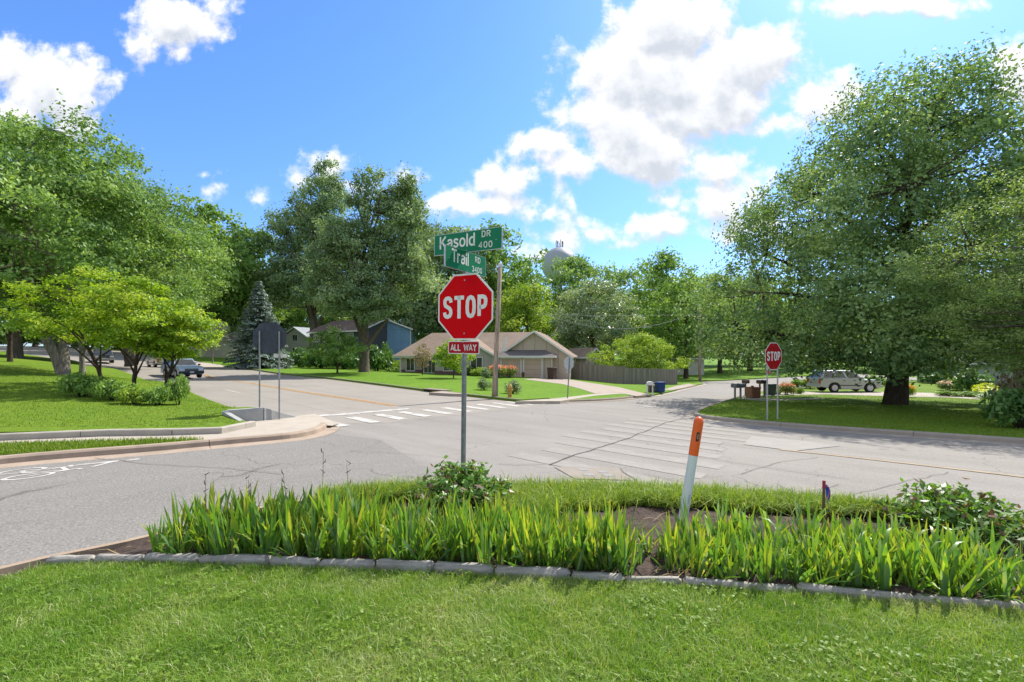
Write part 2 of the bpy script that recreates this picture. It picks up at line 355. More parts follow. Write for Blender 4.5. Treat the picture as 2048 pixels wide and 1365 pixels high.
def kerb(name, path, mat=None, top=.14, w=.16, gut=.45, side=1, seg=3.0, H=T, gmat=None):
    """kerb and gutter along a path (the face of the kerb); side=1: the lawn lies left of the path"""
    p = dense(path, .5); mbk = MB(); acc = 0; cur = []
    def emit(c):
        ring = []
        for i, (x, y) in enumerate(c):
            a = c[max(i-1, 0)]; b = c[min(i+1, len(c)-1)]; t = Vector((b[0]-a[0], b[1]-a[1])).normalized(); nx, ny = -t.y*side, t.x*side
            z = H(x, y); ring.append([(x-nx*gut, y-ny*gut, z+.008), (x, y, z+.022), (x+nx*.015, y+ny*.015, z+top-.035), (x+nx*.05, y+ny*.05, z+top), (x+nx*w, y+ny*w, z+top+.004), (x+nx*w, y+ny*w, z-.1)])
        k = 6; V = [q for r in ring for q in r]; fs = [(i*k+j, i*k+j+1, (i+1)*k+j+1, (i+1)*k+j) for i in range(len(ring)-1) for j in range(k-1)]
        fs += [tuple(range(k)), tuple((len(ring)-1)*k+j for j in reversed(range(k)))]; mbk.add(V, fs)
    for i, q in enumerate(p):
        if cur:
            acc += math.dist(cur[-1], q)
        cur.append(q)
        if acc > seg and i < len(p)-1:
            a, b = cur[-2], cur[-1]; l = math.dist(a, b); t = 1-.012/max(l, .02); cur[-1] = (a[0]+(b[0]-a[0])*t, a[1]+(b[1]-a[1])*t)
            emit(cur); cur = [q]; acc = 0
    if len(cur) > 1: emit(cur)
    o = mbk.build(name, mat or m_kerb); tag(o, kind='structure'); return o
def marking(name, polys, off, mat):
    b = MB()
    for P in polys:
        P = list(P); b.add([(x, y, T(x, y)+off) for x, y in P], [tuple(range(len(P)))])
    o = link(name, b.mesh(name, False), mat)
    me = o.data; bm = bmesh.new(); bm.from_mesh(me)
    for f in bm.faces:
        if f.normal.z < 0: f.normal_flip()
    bm.to_mesh(me); bm.free()
    tag(o, kind='structure'); return o
def strip(path, w):
    path = [Vector((*p, 0)) for p in path]; l, r = [], []
    for i, p in enumerate(path):
        t = (path[min(i+1, len(path)-1)]-path[max(i-1, 0)]).normalized(); n = Vector((-t.y, t.x, 0))*w/2; l.append(p+n); r.append(p-n)
    return [[(l[i].x, l[i].y), (r[i].x, r[i].y), (r[i+1].x, r[i+1].y), (l[i+1].x, l[i+1].y)] for i in range(len(path)-1)]

# ground out to the horizon
gx = np.concatenate([-np.geomspace(900, 112, 12), np.arange(-110, 111, 3.), np.geomspace(112, 900, 12)]); gy = np.concatenate([-np.geomspace(900, 32, 14), np.arange(-30, 141, 3.), np.geomspace(143, 1500, 14)])
XX, YY = np.meshgrid(gx, gy); ZZ = T(XX, YY); far = np.clip((np.hypot(XX, YY)-250)/200, 0, 1); ZZ = ZZ*(1-far)+1.0*far-.30
ni, nj = XX.shape; idx = np.arange(ni*nj).reshape(ni, nj)
me = fast_mesh('ground', np.stack([XX, YY, ZZ], -1).reshape(-1, 3), np.stack([idx[:-1, :-1], idx[:-1, 1:], idx[1:, 1:], idx[1:, :-1]], -1).reshape(-1, 4))
tag(link('ground', me, m_lawn3, smooth=True), kind='structure')
# roads: one sheet below the raised lawns, in the surfaces the photograph shows
patch('road', [(-115, 112), (-115, 60), (-60, 20), (-40, -12), (16, -12), (45, 6), (60, 20), (60, 95), (20, 95), (0, 70), (-60, 112)], 0, m_asph, 1.3, skirt=0)
CW0, CW1 = Vector((*G(640, 850), 0)), Vector((*G(1085, 804), 0))
patch('concrete_road', [tuple((CW0+KAS*-.1).xy), (-3.9, 14.6), (0.5, 20.5), (2.6, 24.5), (1.2, 25.5), (-12, 38.5), (-27, 55), (-60, 90), (-112, 108), (-112, 70), (-66, 58), (-36, 38), (-21, 26), (-13, 19.3), (-7.2, 15.4)], .004, m_croad, 1.2, skirt=0)
patch('side_road', pts([(-400, 1330), (-300, 905), (0, 930), (300, 898), (640, 864), (760, 880), (880, 950), (640, 1010), (300, 1095), (0, 1160)]), .004, m_asph2, .7, skirt=0)
# ------------------------------------------------------------ lawns, kerbs, pavements
kp_bed = smooth_path(pts([(-500, 1330), (-250, 1225), (60, 1142), (180, 1117), (285, 1094), (420, 1052), (600, 1014), (800, 994), (1000, 986), (1200, 989), (1400, 999), (1600, 1017), (1780, 1039), (2048, 1078), (2400, 1130), (2900, 1230)]))
kp_left = smooth_path(pts([(-900, 1050), (-300, 965), (0, 931), (150, 917.5), (300, 906), (440, 892.5), (500, 887), (577, 880.5), (620, 873), (645, 865), (655, 856)]))
kp_house = smooth_path(pts([(1040, 805), (1020, 803.5), (900, 790), (760, 772), (640, 757), (520, 743), (480, 738)]))
kp_trail = smooth_path(pts([(1118, 806), (1150, 804.5), (1200, 803), (1240, 800), (1275, 795)]))
kp_trail2 = smooth_path(pts([(1306, 793), (1335, 787), (1362, 780), (1400, 770.5), (1408, 768, 53.5), (1402, 764.5, 57), (1390, 760, 61)]))
kp_right = smooth_path(pts([(2900, 960), (2400, 918), (2048, 890), (1800, 872), (1600, 857), (1500, 849), (1430, 842), (1390, 836), (1385, 828), (1420, 815), (1450, 805), (1473, 797.5)]), 2)
kp_back = pts([(1530, 784), (1575, 774, 44), (1680, 765, 52), (1800, 760, 60), (2000, 755, 66), (2300, 752, 70)])
st_path = smooth_path(pts([(95, 1133), (180, 1129), (280, 1127), (400, 1129), (560, 1134), (760, 1141), (1000, 1152), (1200, 1163), (1400, 1174), (1600, 1187), (1800, 1203), (2048, 1222), (2350, 1245)], .06), 1)
kerb('kerb', kp_bed, side=-1, top=.12, w=.13, gut=.04, mat=concrete_mat('old_kerb', (.36, .27, .19), .3), seg=2.6)
kerb('kerb', kp_left, side=1, top=.15, w=.17, gut=.35, seg=3.2)
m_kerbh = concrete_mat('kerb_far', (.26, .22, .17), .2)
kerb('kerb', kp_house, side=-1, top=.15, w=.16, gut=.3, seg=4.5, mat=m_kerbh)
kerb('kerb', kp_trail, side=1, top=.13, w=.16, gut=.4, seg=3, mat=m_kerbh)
kerb('kerb', kp_trail2, side=1, top=.13, w=.16, gut=.4, seg=3, mat=concrete_mat('kerb_pale', (.36, .31, .25), .2))
kerb('kerb', kp_right, side=-1, top=.14, w=.17, gut=.35, seg=3.1, mat=concrete_mat('kerb_pale_right', (.34, .29, .23), .2))
def off_path(path, d):
    o = []
    for i, p in enumerate(path):
        a = path[max(i-1, 0)]; b = path[min(i+1, len(path)-1)]; t = Vector((b[0]-a[0], b[1]-a[1])).normalized(); o.append((p[0]-t.y*d, p[1]+t.x*d))
    return o
bed_back = off_path(kp_bed, -.1)
patch('front_lawn', st_path[::-1]+[bed_back[0], (-7.5, 1.2), (-7, -4), (8, -4), (8.5, 1.5)], .07, m_lawn, .3)
i0 = next(i for i, p in enumerate(bed_back) if p[0] > st_path[0][0]-.05)
bed_poly = st_path+[p for p in bed_back[::-1] if p[0] > st_path[0][0] and p[0] < 6.4]
patch('mulch_bed', bed_poly, .085, m_mulch, .12, H=lambda x, y: T(x, y)+.035*np.sin(np.asarray(x)*7.3+1.1*np.sin(np.asarray(y)*5))*np.cos(np.asarray(y)*9+np.asarray(x)*2), skirt=.2)
# left corner: pavement, verge, bank with its low concrete edge
bank_front = [(-22, 4.5)]+pts([(-420, 907), (-200, 891), (0, 880), (220, 871), (350, 869.3), (440, 866.5)], .13)+[(-7.0, 12.75)]
lk = off_path(kp_left, .17)
ramp_end = [G(650, 853), G(700, 845), G(600, 836)]
patch('pavement', lk[6:]+[(-5.05, 13.3), (-5.2, 14.3), (-6.6, 15.9), (-6.9, 15.25), (-7.3, 14.0), (-8.0, 13.5)]+bank_front[::-1], .13, m_conc, .5, H=lambda x, y: T(x, y)-.115*np.clip(1-np.hypot(np.asarray(x)+5.2, np.asarray(y)-14.6)/2.0, 0, 1), skirt=.02)
verge = pts([(-300, 940), (0, 910.5), (150, 899.5), (300, 889), (405, 880.5), (408, 879.3), (300, 880.5), (150, 884.5), (0, 889), (-300, 905)], .14)
patch('verge_grass', verge, .145, m_lawn2, .4)
bank_poly = bank_front+[(-8.1, 13.5), (-7.3, 14.05), (-9, 15.6), (-13.8, 21), (-22.9, 30), (-37, 42), (-50, 52), (-67, 62), (-112, 88), (-125, 40), (-60, 4), (-25, 0)]
def BH(x, y): return np.maximum(B(x, y), T(x, y)+.19)
patch('grass_bank', bank_poly, 0, m_lawn2, .7, H=BH, skirt=.5)
# the curb wall along the bank front and the notch walls
m_kw = concrete_mat('low_wall_concrete', (.40, .36, .30), .22, 3)
def wall_run(path, th, top, bot, name, mat, parent=None, seg=1.6, lab=None):
    b = MB(); p = dense(path, .4); acc = 0; cur = []
    def emit(c):
        V = []; k = len(c)
        for i, q in enumerate(c):
            a = c[max(i-1, 0)]; e = c[min(i+1, k-1)]; t = Vector((e[0]-a[0], e[1]-a[1])).normalized(); n = (-t.y*th/2, t.x*th/2)
            V += [(q[0]-n[0], q[1]-n[1], bot(*q)), (q[0]-n[0], q[1]-n[1], top(*q)-.02), (q[0]-n[0]*.75, q[1]-n[1]*.75, top(*q)), (q[0]+n[0], q[1]+n[1], top(*q)), (q[0]+n[0], q[1]+n[1], bot(*q))]
        b.add(V, [(i*5+j, i*5+j+1, (i+1)*5+j+1, (i+1)*5+j) for i in range(k-1) for j in range(4)]+[(0, 1, 2, 3, 4), tuple((k-1)*5+j for j in (4, 3, 2, 1, 0))])
    for i, q in enumerate(p):
        if cur: acc += math.dist(cur[-1], q)
        cur.append(q)
        if acc > seg and i < len(p)-1:
            a, e = cur[-2], cur[-1]; l = math.dist(a, e); t = 1-.012/l; cur[-1] = (a[0]+(e[0]-a[0])*t, a[1]+(e[1]-a[1])*t); emit(cur); cur = [q]; acc = 0
    if len(cur) > 1: emit(cur)
    return b.build(name, mat, parent)
o = wall_run(off_path(bank_front, -.05), .16, lambda x, y: T(x, y)+.275, lambda x, y: T(x, y)-.1, 'edging_wall', m_kw)
tag(o, 'low pale concrete curb wall along foot of left grass bank', 'wall')
rw = empty('retaining_wall', (-7.6, 13.6, T(-7.6, 13.6)), 0, 'small grey concrete retaining wall notched into grass corner behind two sign posts', 'wall')
def wseg(a, b, za, zb, th, name='wall_panel'):
    mbw = MB(); t = (Vector(b)-Vector(a)).normalized(); n = Vector((-t.y, t.x))*th; O = Vector(rw.location)
    c = [Vector((*a, 0)), Vector((*b, 0)), Vector((b[0]+n.x, b[1]+n.y, 0)), Vector((a[0]+n.x, a[1]+n.y, 0))]; zz = [za, zb, zb, za]
    V = [Vector((p.x, p.y, -.6))-O+Vector((0, 0, O.z-.0)) for p in c]
    V = [Vector((p.x-O.x, p.y-O.y, -.9-O.z+.0)) for p in c]+[Vector((p.x-O.x, p.y-O.y, z-O.z)) for p, z in zip(c, zz)]
    mbw.add(V, [(3, 2, 1, 0), (4, 5, 6, 7), (0, 1, 5, 4), (1, 2, 6, 5), (2, 3, 7, 6), (3, 0, 4, 7)]); return mbw.build(name, m_wallc, rw, bevel=.012)
wseg((-6.92, 12.78), (-8.05, 13.42), -.03, .33, .15); wseg((-8.05, 13.44), (-7.32, 13.98), .335, .345, .15); wseg((-7.30, 14.0), (-6.75, 15.25), .34, -.13, .15)
# house block and right block
house_poly = kp_house+[(-45, 70), (-75, 92), (-110, 110), (-90, 150), (60, 150), (95, 95), (60, 82)]+pts([(1600, 755, 76), (1480, 757.5, 67)])+kp_trail2[::-1]+pts([(1290, 790), (1278, 790.5), (1250, 797)])+off_path(kp_trail, .1)[::-1][1:-1]+pts([(1095, 801)])
patch('house_lawn', house_poly, .13, m_lawn3, 1.3)
right_poly = off_path(kp_right, -.12)+kp_back+[(120, 60), (120, 0), (30, 0)]
patch('right_lawn', right_poly, .13, m_lawn2, .9)
patch('pavement', pts([(1030, 803.5), (1120, 803), (1145, 799), (1190, 792), (1240, 788), (1276, 790), (1274, 787), (1240, 785.5), (1190, 788.5), (1140, 794.5), (1090, 799)], .13), .142, m_conc, .8)
patch('driveway', pts([(1046, 759), (1106, 757), (1130, 758.5), (1165, 764), (1240, 775.5), (1302, 790.5), (1272, 793), (1240, 786.5), (1190, 788), (1160, 778), (1125, 769), (1085, 764)], .13), .147, m_drive, 1.)
patch('driveway', pts([(1345, 781), (1325, 780.5), (1352, 772.5), (1378, 768), (1392, 771)], .13), .147, m_drive, 1.)
patch('driveway', pts([(1480, 795.5), (1545, 792), (1650, 789.5), (1900, 796), (1960, 800), (1960, 793), (1860, 786.5), (1700, 783), (1600, 784.5), (1540, 787.5), (1480, 793)], .13), .147, m_conc, 1.)
patch('footpath', pts([(1475, 797.5), (1520, 802.5), (1580, 801.5), (1650, 798), (1640, 796.5), (1560, 799), (1500, 796.5)], .13), .15, m_conc, .8)
patch('driveway', pts([(405, 737, 56), (470, 741, 54), (440, 733, 66), (360, 728, 74)]), .17, m_conc, 1.5)
patch('kerb_inlet_slab', pts([(858, 786), (900, 788.5), (935, 789.5), (885, 783.5)], .13), .155, m_drive, .6)
# dark mouth of the storm drain in the house kerb
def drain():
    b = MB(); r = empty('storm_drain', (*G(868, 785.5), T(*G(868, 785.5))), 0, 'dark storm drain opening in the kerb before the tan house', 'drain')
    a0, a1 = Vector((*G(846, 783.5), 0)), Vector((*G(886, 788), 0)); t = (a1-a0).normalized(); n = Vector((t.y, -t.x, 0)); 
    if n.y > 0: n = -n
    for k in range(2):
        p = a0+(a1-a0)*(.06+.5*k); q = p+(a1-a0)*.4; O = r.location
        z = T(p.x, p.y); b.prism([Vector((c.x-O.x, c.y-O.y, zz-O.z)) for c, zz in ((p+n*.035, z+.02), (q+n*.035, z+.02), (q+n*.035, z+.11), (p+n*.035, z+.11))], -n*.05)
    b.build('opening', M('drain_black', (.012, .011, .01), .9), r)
    c = MB(); p = a0-t*.1; q = a1+t*.1; O = r.location; z = T(p.x, p.y)+.145
    c.prism([Vector((p.x-O.x, p.y-O.y, z-O.z)), Vector((q.x-O.x, q.y-O.y, z-O.z)), Vector((q.x-n.x*.6-O.x, q.y-n.y*.6-O.y, z-O.z)), Vector((p.x-n.x*.6-O.x, p.y-n.y*.6-O.y, z-O.z))], (0, 0, .035)); c.build('lid', m_kerbh, r)
drain()
# ------------------------------------------------------------ painted marks, patches and cracks
bars = []
for k in range(11):
    c = CW0.lerp(CW1, (k+.35)/11.2); a = KAS*.9; t = TRA*.21; c = Vector(c)
    bars.append([tuple((c+s).xy) for s in (-a-t, a-t, a+t, -a+t)])
marking('crosswalk', bars, .014, m_paint)
fa, fb = Vector((*G(1110, 940), 0)), Vector((*G(1372, 842), 0)); fbars = []
for k in range(10):
    c = fa.lerp(fb, (k+.5)/10)+KAS*random.uniform(.2, .8); a = KAS*random.uniform(1.7, 2.4); t = TRA*.25
    fbars += [[tuple((c+a*(2*q_-1)+s).xy) for q_, s in ((j/6, -t), ((j+1)/6, -t), ((j+1)/6, t), (j/6, t))] for j in range(6)]
marking('crosswalk', fbars, .0055, m_paint2)
marking('stop_line', [pts([(594, 833.5), (599, 836.5), (721, 829), (718, 826.3)]), pts([(682, 828), (690, 830), (820, 819.5), (816, 817.3)])], .014, m_paint)
marking('lane_line', [pts([(445, 779.5), (449, 779.5), (482, 787), (476, 787)]), pts([(330, 749, 43), (333, 749, 43), (349, 754, 39), (345, 754, 39)]), pts([(1288, 813), (1312, 813), (1312, 814.2), (1288, 814.2)])], .014, m_paint)
ctr = smooth_path(pts([(790, 812.5), (690, 797), (560, 778), (440, 760)])+[(-38, 56)], 2)
marking('centre_line', strip(off_path(ctr, .12), .1)+strip(off_path(ctr, -.12), .1), .014, m_yel)
ctr = smooth_path(pts([(1560, 900), (1700, 915), (1850, 932), (2048, 955), (2300, 985)]), 2)
m_yel2 = M('worn_yellow', (.31, .235, .145), .85, .3, 4)
marking('centre_line', strip(ctr, .13), .010, m_yel2)
marking('road_patch', [pts([(1108, 935), (1240, 938), (1270, 962), (1150, 959)])], .010, concrete_mat('patch_beige', (.265, .23, .19), .15))
marking('road_patch', [pts([(1487, 890), (1503, 873), (1600, 882), (1680, 893), (1590, 903)])], .010, concrete_mat('patch_pale', (.30, .28, .25), .15))
marking('valve_cover', [[(G(px, py)[0]+.09*math.cos(a), G(px, py)[1]+.09*math.sin(a)) for a in np.linspace(0, 6.1, 14)] for px, py in ((1166, 941), (1178, 951), (1206, 945.5), (1216, 952))], .014, M('valve_grey', (.24, .23, .22), .8))
def wig(path, amp=.05, n=9):
    o = []
    p = dense(path, .28)
    for i, q in enumerate(p): o.append((q[0]+random.uniform(-amp, amp), q[1]+random.uniform(-amp, amp)))
    return o
cr = []
for P, w in (([(1096, 930), (1170, 905), (1250, 880), (1330, 847), (1366, 838)], .035), ([(1000, 930), (1096, 930)], .02), ([(1240, 938), (1272, 963)], .03), ([(700, 903), (860, 912), (980, 925)], .012),
             ([(1270, 905), (1420, 918), (1560, 940), (1700, 960)], .014), ([(1480, 950), (1560, 925), (1640, 915)], .014), ([(190, 918), (330, 932), (450, 938), (560, 950)], .014), ([(1290, 950), (1480, 985), (1600, 1004)], .012),
             ([(880, 808), (935, 802), (980, 800)], .05), ([(1600, 990), (1680, 970)], .012), ([(1640, 1005), (1830, 960), (1900, 945)], .012)):
    cr += strip(wig(pts(P), .035), w)
marking('road_crack', cr, .017, m_tar)
# bicycle mark in the left lane
def bike():
    c = Vector((*G(105, 941), 0)); u = TRA.normalized()*1.0; v = Vector((u.y, -u.x, 0)); P = []
    def ring(cx, cy, r, w, n=18):
        return [[(cx+(r-w/2)*math.cos(a), cy+(r-w/2)*math.sin(a)), (cx+(r+w/2)*math.cos(a), cy+(r+w/2)*math.sin(a)), (cx+(r+w/2)*math.cos(b), cy+(r+w/2)*math.sin(b)), (cx+(r-w/2)*math.cos(b), cy+(r-w/2)*math.sin(b))] for a, b in zip(np.linspace(0, 2*math.pi, n+1)[:-1], np.linspace(0, 2*math.pi, n+1)[1:])]
    def bar(x0, y0, x1, y1, w=.07):
        d = Vector((x1-x0, y1-y0)).normalized(); n = Vector((-d.y, d.x))*w/2; return [[(x0+n.x, y0+n.y), (x0-n.x, y0-n.y), (x1-n.x, y1-n.y), (x1+n.x, y1+n.y)]]
    loc = ring(-.5, -.35, .3, .08)+ring(.5, -.35, .3, .08)+bar(-.5, -.35, -.2, .15)+bar(-.2, .15, .35, .15)+bar(.35, .15, -.05, -.35)+bar(-.5, -.35, -.05, -.35)+bar(-.05, -.35, -.25, .28)+bar(.5, -.35, .33, .3)+bar(.33, .3, .5, .33)+bar(-.38, .28, -.12, .28)
    loc += bar(-.25, .35, .0, .95, .2)+bar(.0, .85, .4, .5, .09)+[[(.12+.13*math.cos(a), 1.15+.13*math.sin(a)) for a in np.linspace(0, 6.1, 14)]]+bar(-.9, -1.05, .9, -1.05, .09)
    # along the lane the mark is stretched
    for q in loc: P.append([tuple((c+u*(y*.95)+v*(x*.62)).xy) for x, y in q])
    return P
marking('bicycle_mark', bike(), .010, m_paint)
marking('tar_edge', strip(off_path([p for p in kp_bed if -6 < p[0] < -1.5], .09), .12), .012, M('tar_edge', (.10, .10, .10), .9, .25, 20))

# ------------------------------------------------------------ grass blades
def grass_mat(name, cols, trans=.35): return leaf_mat(name, cols, trans, .5, .3, 1.7)
m_gr = grass_mat('grass_blade', [(.045, .10, .012), (.085, .16, .018), (.13, .205, .03), (.21, .25, .09), (.32, .29, .17)])
m_gr2 = grass_mat('grass_blade_bright', [(.045, .09, .008), (.085, .145, .012), (.12, .175, .018), (.17, .19, .035)])
def vnoise(P, s, seed):
    r = np.random.default_rng(seed); g = r.random((64, 64)); q = np.asarray(P)/s; i = np.floor(q).astype(int); f = q-i; f = f*f*(3-2*f); i %= 64; j = (i+1) % 64
    return (g[i[:, 0], i[:, 1]]*(1-f[:, 0])+g[j[:, 0], i[:, 1]]*f[:, 0])*(1-f[:, 1])+(g[i[:, 0], j[:, 1]]*(1-f[:, 0])+g[j[:, 0], j[:, 1]]*f[:, 0])*f[:, 1]
def blades(name, P, H, off, h, w, mat, lean=.5, tintf=None, hv=.4, nseg=1):
    P = np.asarray(P); n = len(P); z = H(P[:, 0], P[:, 1])+off; hh = h*(1+hv*rng.standard_normal(n)).clip(.35, 2.2); ww = w*(.7+.6*rng.random(n))
    a = (vnoise(P, .22, 31)*9+rng.normal(0, 1.5, n) if n > 50000 else rng.random(n)*2*np.pi); d = np.stack([np.cos(a), np.sin(a), 0*a], 1); b = rng.random(n)*2*np.pi; sd = np.stack([np.cos(b), np.sin(b), 0*b], 1)*ww[:, None]/2
    ln = (lean*np.abs(rng.standard_normal(n)))[:, None]*hh[:, None]
    p0 = np.column_stack([P, z-.01]); up = np.array([0, 0, 1.])
    p1 = p0+up*(hh*.6)[:, None]+d*ln*.35; p2 = p0+up*(hh*(1-.25*np.minimum(ln[:, 0]/hh, 2)))[:, None]+d*ln
    V = np.stack([p0-sd, p0+sd, p1+sd*.8, p1-sd*.8, p2], 1).reshape(-1, 3); i = np.arange(n)*5
    Q = np.stack([i, i+1, i+2, i+3], 1); Tr = np.stack([i+3, i+2, i+4], 1)
    t = tintf(P) if tintf is not None else rng.random(n)
    me = fast_mesh(name, V, Q, Tr, {'tint': np.repeat(np.clip(t, 0, 1), 5)}); o = link(name, me, mat); tag(o, kind='stuff'); return o
def vnoise(P, s, seed):
    r = np.random.default_rng(seed); g = r.random((64, 64)); q = np.asarray(P)/s; i = np.floor(q).astype(int); f = q-i; f = f*f*(3-2*f); i %= 64; j = (i+1) % 64
    return (g[i[:, 0], i[:, 1]]*(1-f[:, 0])+g[j[:, 0], i[:, 1]]*f[:, 0])*(1-f[:, 1])+(g[i[:, 0], j[:, 1]]*(1-f[:, 0])+g[j[:, 0], j[:, 1]]*f[:, 0])*f[:, 1]
def scatter(poly, n, dens=None):
    q = np.asarray(poly); lo, hi = q.min(0), q.max(0); P = lo+(hi-lo)*rng.random((n, 2)); P = P[inside(P, poly)]
    return P if dens is None else P[rng.random(len(P)) < dens(P)]
lawn_poly = off_path(st_path, -.04)[::-1]+[bed_back[2], (-4.6, 2.9), (-3.6, 2.1), (3.4, 2.1), (5.2, 3.2)]
def tl(P): return .08+.36*vnoise(P, .45, 3)+.22*vnoise(P, .12, 4)+.20*rng.random(len(P))+.75*(rng.random(len(P)) < .05)+.3*np.clip(vnoise(P, .9, 8)-.62, 0, 1)*2
P = scatter(lawn_poly, 400000, lambda P: .55+.45*vnoise(P, .16, 5))
tag(blades('lawn_grass', P, T, .07, .046, .0043, m_gr, .85, tl), 'short bright green lawn grass in the foreground', 'grass')
Pc = scatter(lawn_poly, 5000, lambda P: (vnoise(P, .5, 21) > .62)*.9)
def clover(P):
    n = len(P); V = []; 
    z = T(P[:, 0], P[:, 1])+.07+.03+.02*rng.random(n); out = []
    for k in range(3):
        a = rng.random(n)*.4+k*2.1+rng.random(n)*0; r = .008+.005*rng.random(n); c = np.column_stack([P[:, 0]+np.cos(a)*r, P[:, 1]+np.sin(a)*r, z]); u = np.column_stack([np.cos(a), np.sin(a), .3*rng.standard_normal(n)])*r[:, None]; v = np.column_stack([-np.sin(a), np.cos(a), .3*rng.standard_normal(n)])*r[:, None]*.8
        out.append(np.stack([c-u, c-v, c+u, c+v], 1))
    V = np.concatenate(out).reshape(-1, 3); me = fast_mesh('clover', V, np.arange(len(V)).reshape(-1, 4), None, {'tint': np.repeat(.25+.4*rng.random(len(V)//4), 4)})
    return tag(link('clover', me, m_gr2), 'patches of low clover leaves in the foreground lawn', 'clover', kind='stuff')
clover(Pc)
vp = scatter(verge, 26000); tag(blades('verge_blades', vp, T, .145, .075, .012, m_gr2, .5), 'strip of green grass between pavement and left kerb', 'grass', kind='stuff')
bk = [(-19, 5.4), (-15, 8.8), (-11.6, 10.9), (-8.8, 11.7), (-7.1, 12.85), (-8.2, 13.5), (-9, 15.5), (-13.8, 20.8), (-22, 29), (-28, 31), (-30, 22), (-24, 10)]
P = scatter(bk, 260000, lambda P: np.clip(11/np.hypot(P[:, 0]+5, P[:, 1]), .18, 1)); tag(blades('bank_grass', P, BH, 0, .038, .014, m_gr2, .7, lambda P: .1+.4*vnoise(P, 1.2, 6)+.35*rng.random(len(P))), 'mown grass covering the left bank', 'grass')
rk = off_path(kp_right, -.18)[8:]; rp = [p for p in rk]+[(24, 40), (36, 28), (26, 3)]
P = scatter(rp, 260000, lambda P: np.clip(10/np.hypot(P[:, 0], P[:, 1])*1.3, .15, 1)); tag(blades('right_lawn_grass', P, T, .13, .045, .018, m_gr2, .7, lambda P: .1+.4*vnoise(P, 1.4, 7)+.35*rng.random(len(P))), 'mown lawn grass under the big maple', 'grass')
# grassy border plants along the far edge of the bed, dense and arching
bord = [p for p in off_path(kp_bed, -.16) if -2.6 < p[0] < 5.6]
pp = []
Wd = lambda x: np.clip(.80+.45*np.exp(-((x-.0)/.7)**2)+.10*np.sin(x*2.3)+.05*np.sin(x*7)-.25*np.clip(x-2.2, 0, 2)-.5*np.clip(-.6-x, 0, 1), .3, 1.35)
bd = dense(bord, .02); bq = np.array(bd); k = rng.integers(0, len(bq)-1, 36000); tq = bq[k+1]-bq[k]; tq /= np.linalg.norm(tq, axis=1)[:, None]+1e-9; nn = np.column_stack([tq[:, 1], -tq[:, 0]])
P = bq[k]+nn*(rng.random(len(k))*Wd(bq[k][:, 0]))[:, None]+tq*(rng.random((len(k), 1))-.5)*.02
tag(blades('border_grass', P, T, .11, .17, .0085, grass_mat('border_grass', [(.06, .12, .012), (.11, .18, .02), (.17, .24, .035), (.26, .27, .06)]), 1.0, None, .3), 'dense low border grass along the road edge of the flowerbed', 'ground cover')
# straw and dead leaves on the bed
P = scatter(bed_poly, 9000, lambda P: .12+.9*np.exp(-((P[:, 0]-1.25)**2/.12+(P[:, 1]-4.35)**2/.05)))
tag(blades('dry_litter', P, T, .10, .05, .012, leaf_mat('dry_litter', [(.16, .10, .05), (.30, .22, .10), (.42, .34, .16), (.36, .17, .06)], .2, k=1.1), 2.4), 'dry straw and dead leaves lying on the flowerbed', 'litter')

# ------------------------------------------------------------ edging stones
def stones():
    p = dense(st_path, .01); acc = 0; i = 0; first = True
    while i < len(p)-1:
        x = p[i][0]; L = random.uniform(.36, .66) if x < 1 else random.uniform(.5, .9); s = i; l = 0
        while i < len(p)-1 and l < L: l += math.dist(p[i], p[i+1]); i += 1
        a, b = p[s], p[i]; 
        if l < .1: break
        th = math.atan2(b[1]-a[1], b[0]-a[0]); c = ((a[0]+b[0])/2, (a[1]+b[1])/2); hgt = random.uniform(.065, .085) if x < .3 else random.uniform(.035, .055); w = random.uniform(.07, .09)
        bm = bmesh.new(); bmesh.ops.create_cube(bm, size=1); bmesh.ops.scale(bm, vec=(l-.012, w, hgt+.06), verts=bm.verts)
        bmesh.ops.bevel(bm, geom=bm.edges[:], offset=.016, segments=2, affect='EDGES')
        bmesh.ops.subdivide_edges(bm, edges=[e for e in bm.edges if e.calc_length() > .06], cuts=4, use_grid_fill=True)
        for v in bm.verts: v.co += Vector((random.gauss(0, .003), random.gauss(0, .0035), random.gauss(0, .0035)))
        me = bpy.data.meshes.new('edging_stone'); bm.to_mesh(me); bm.free()
        o = link('edging_stone', me, m_stone, smooth=True); o.location = (c[0], c[1], T(*c)+.07+hgt/2-.03); o.rotation_euler = (random.gauss(0, .03), random.gauss(0, .02), th+random.gauss(0, .02))
        tag(o, 'pale limestone edging block in the row between lawn and flowerbed', 'edging stone', 'limestone blocks edging the flowerbed')
stones()
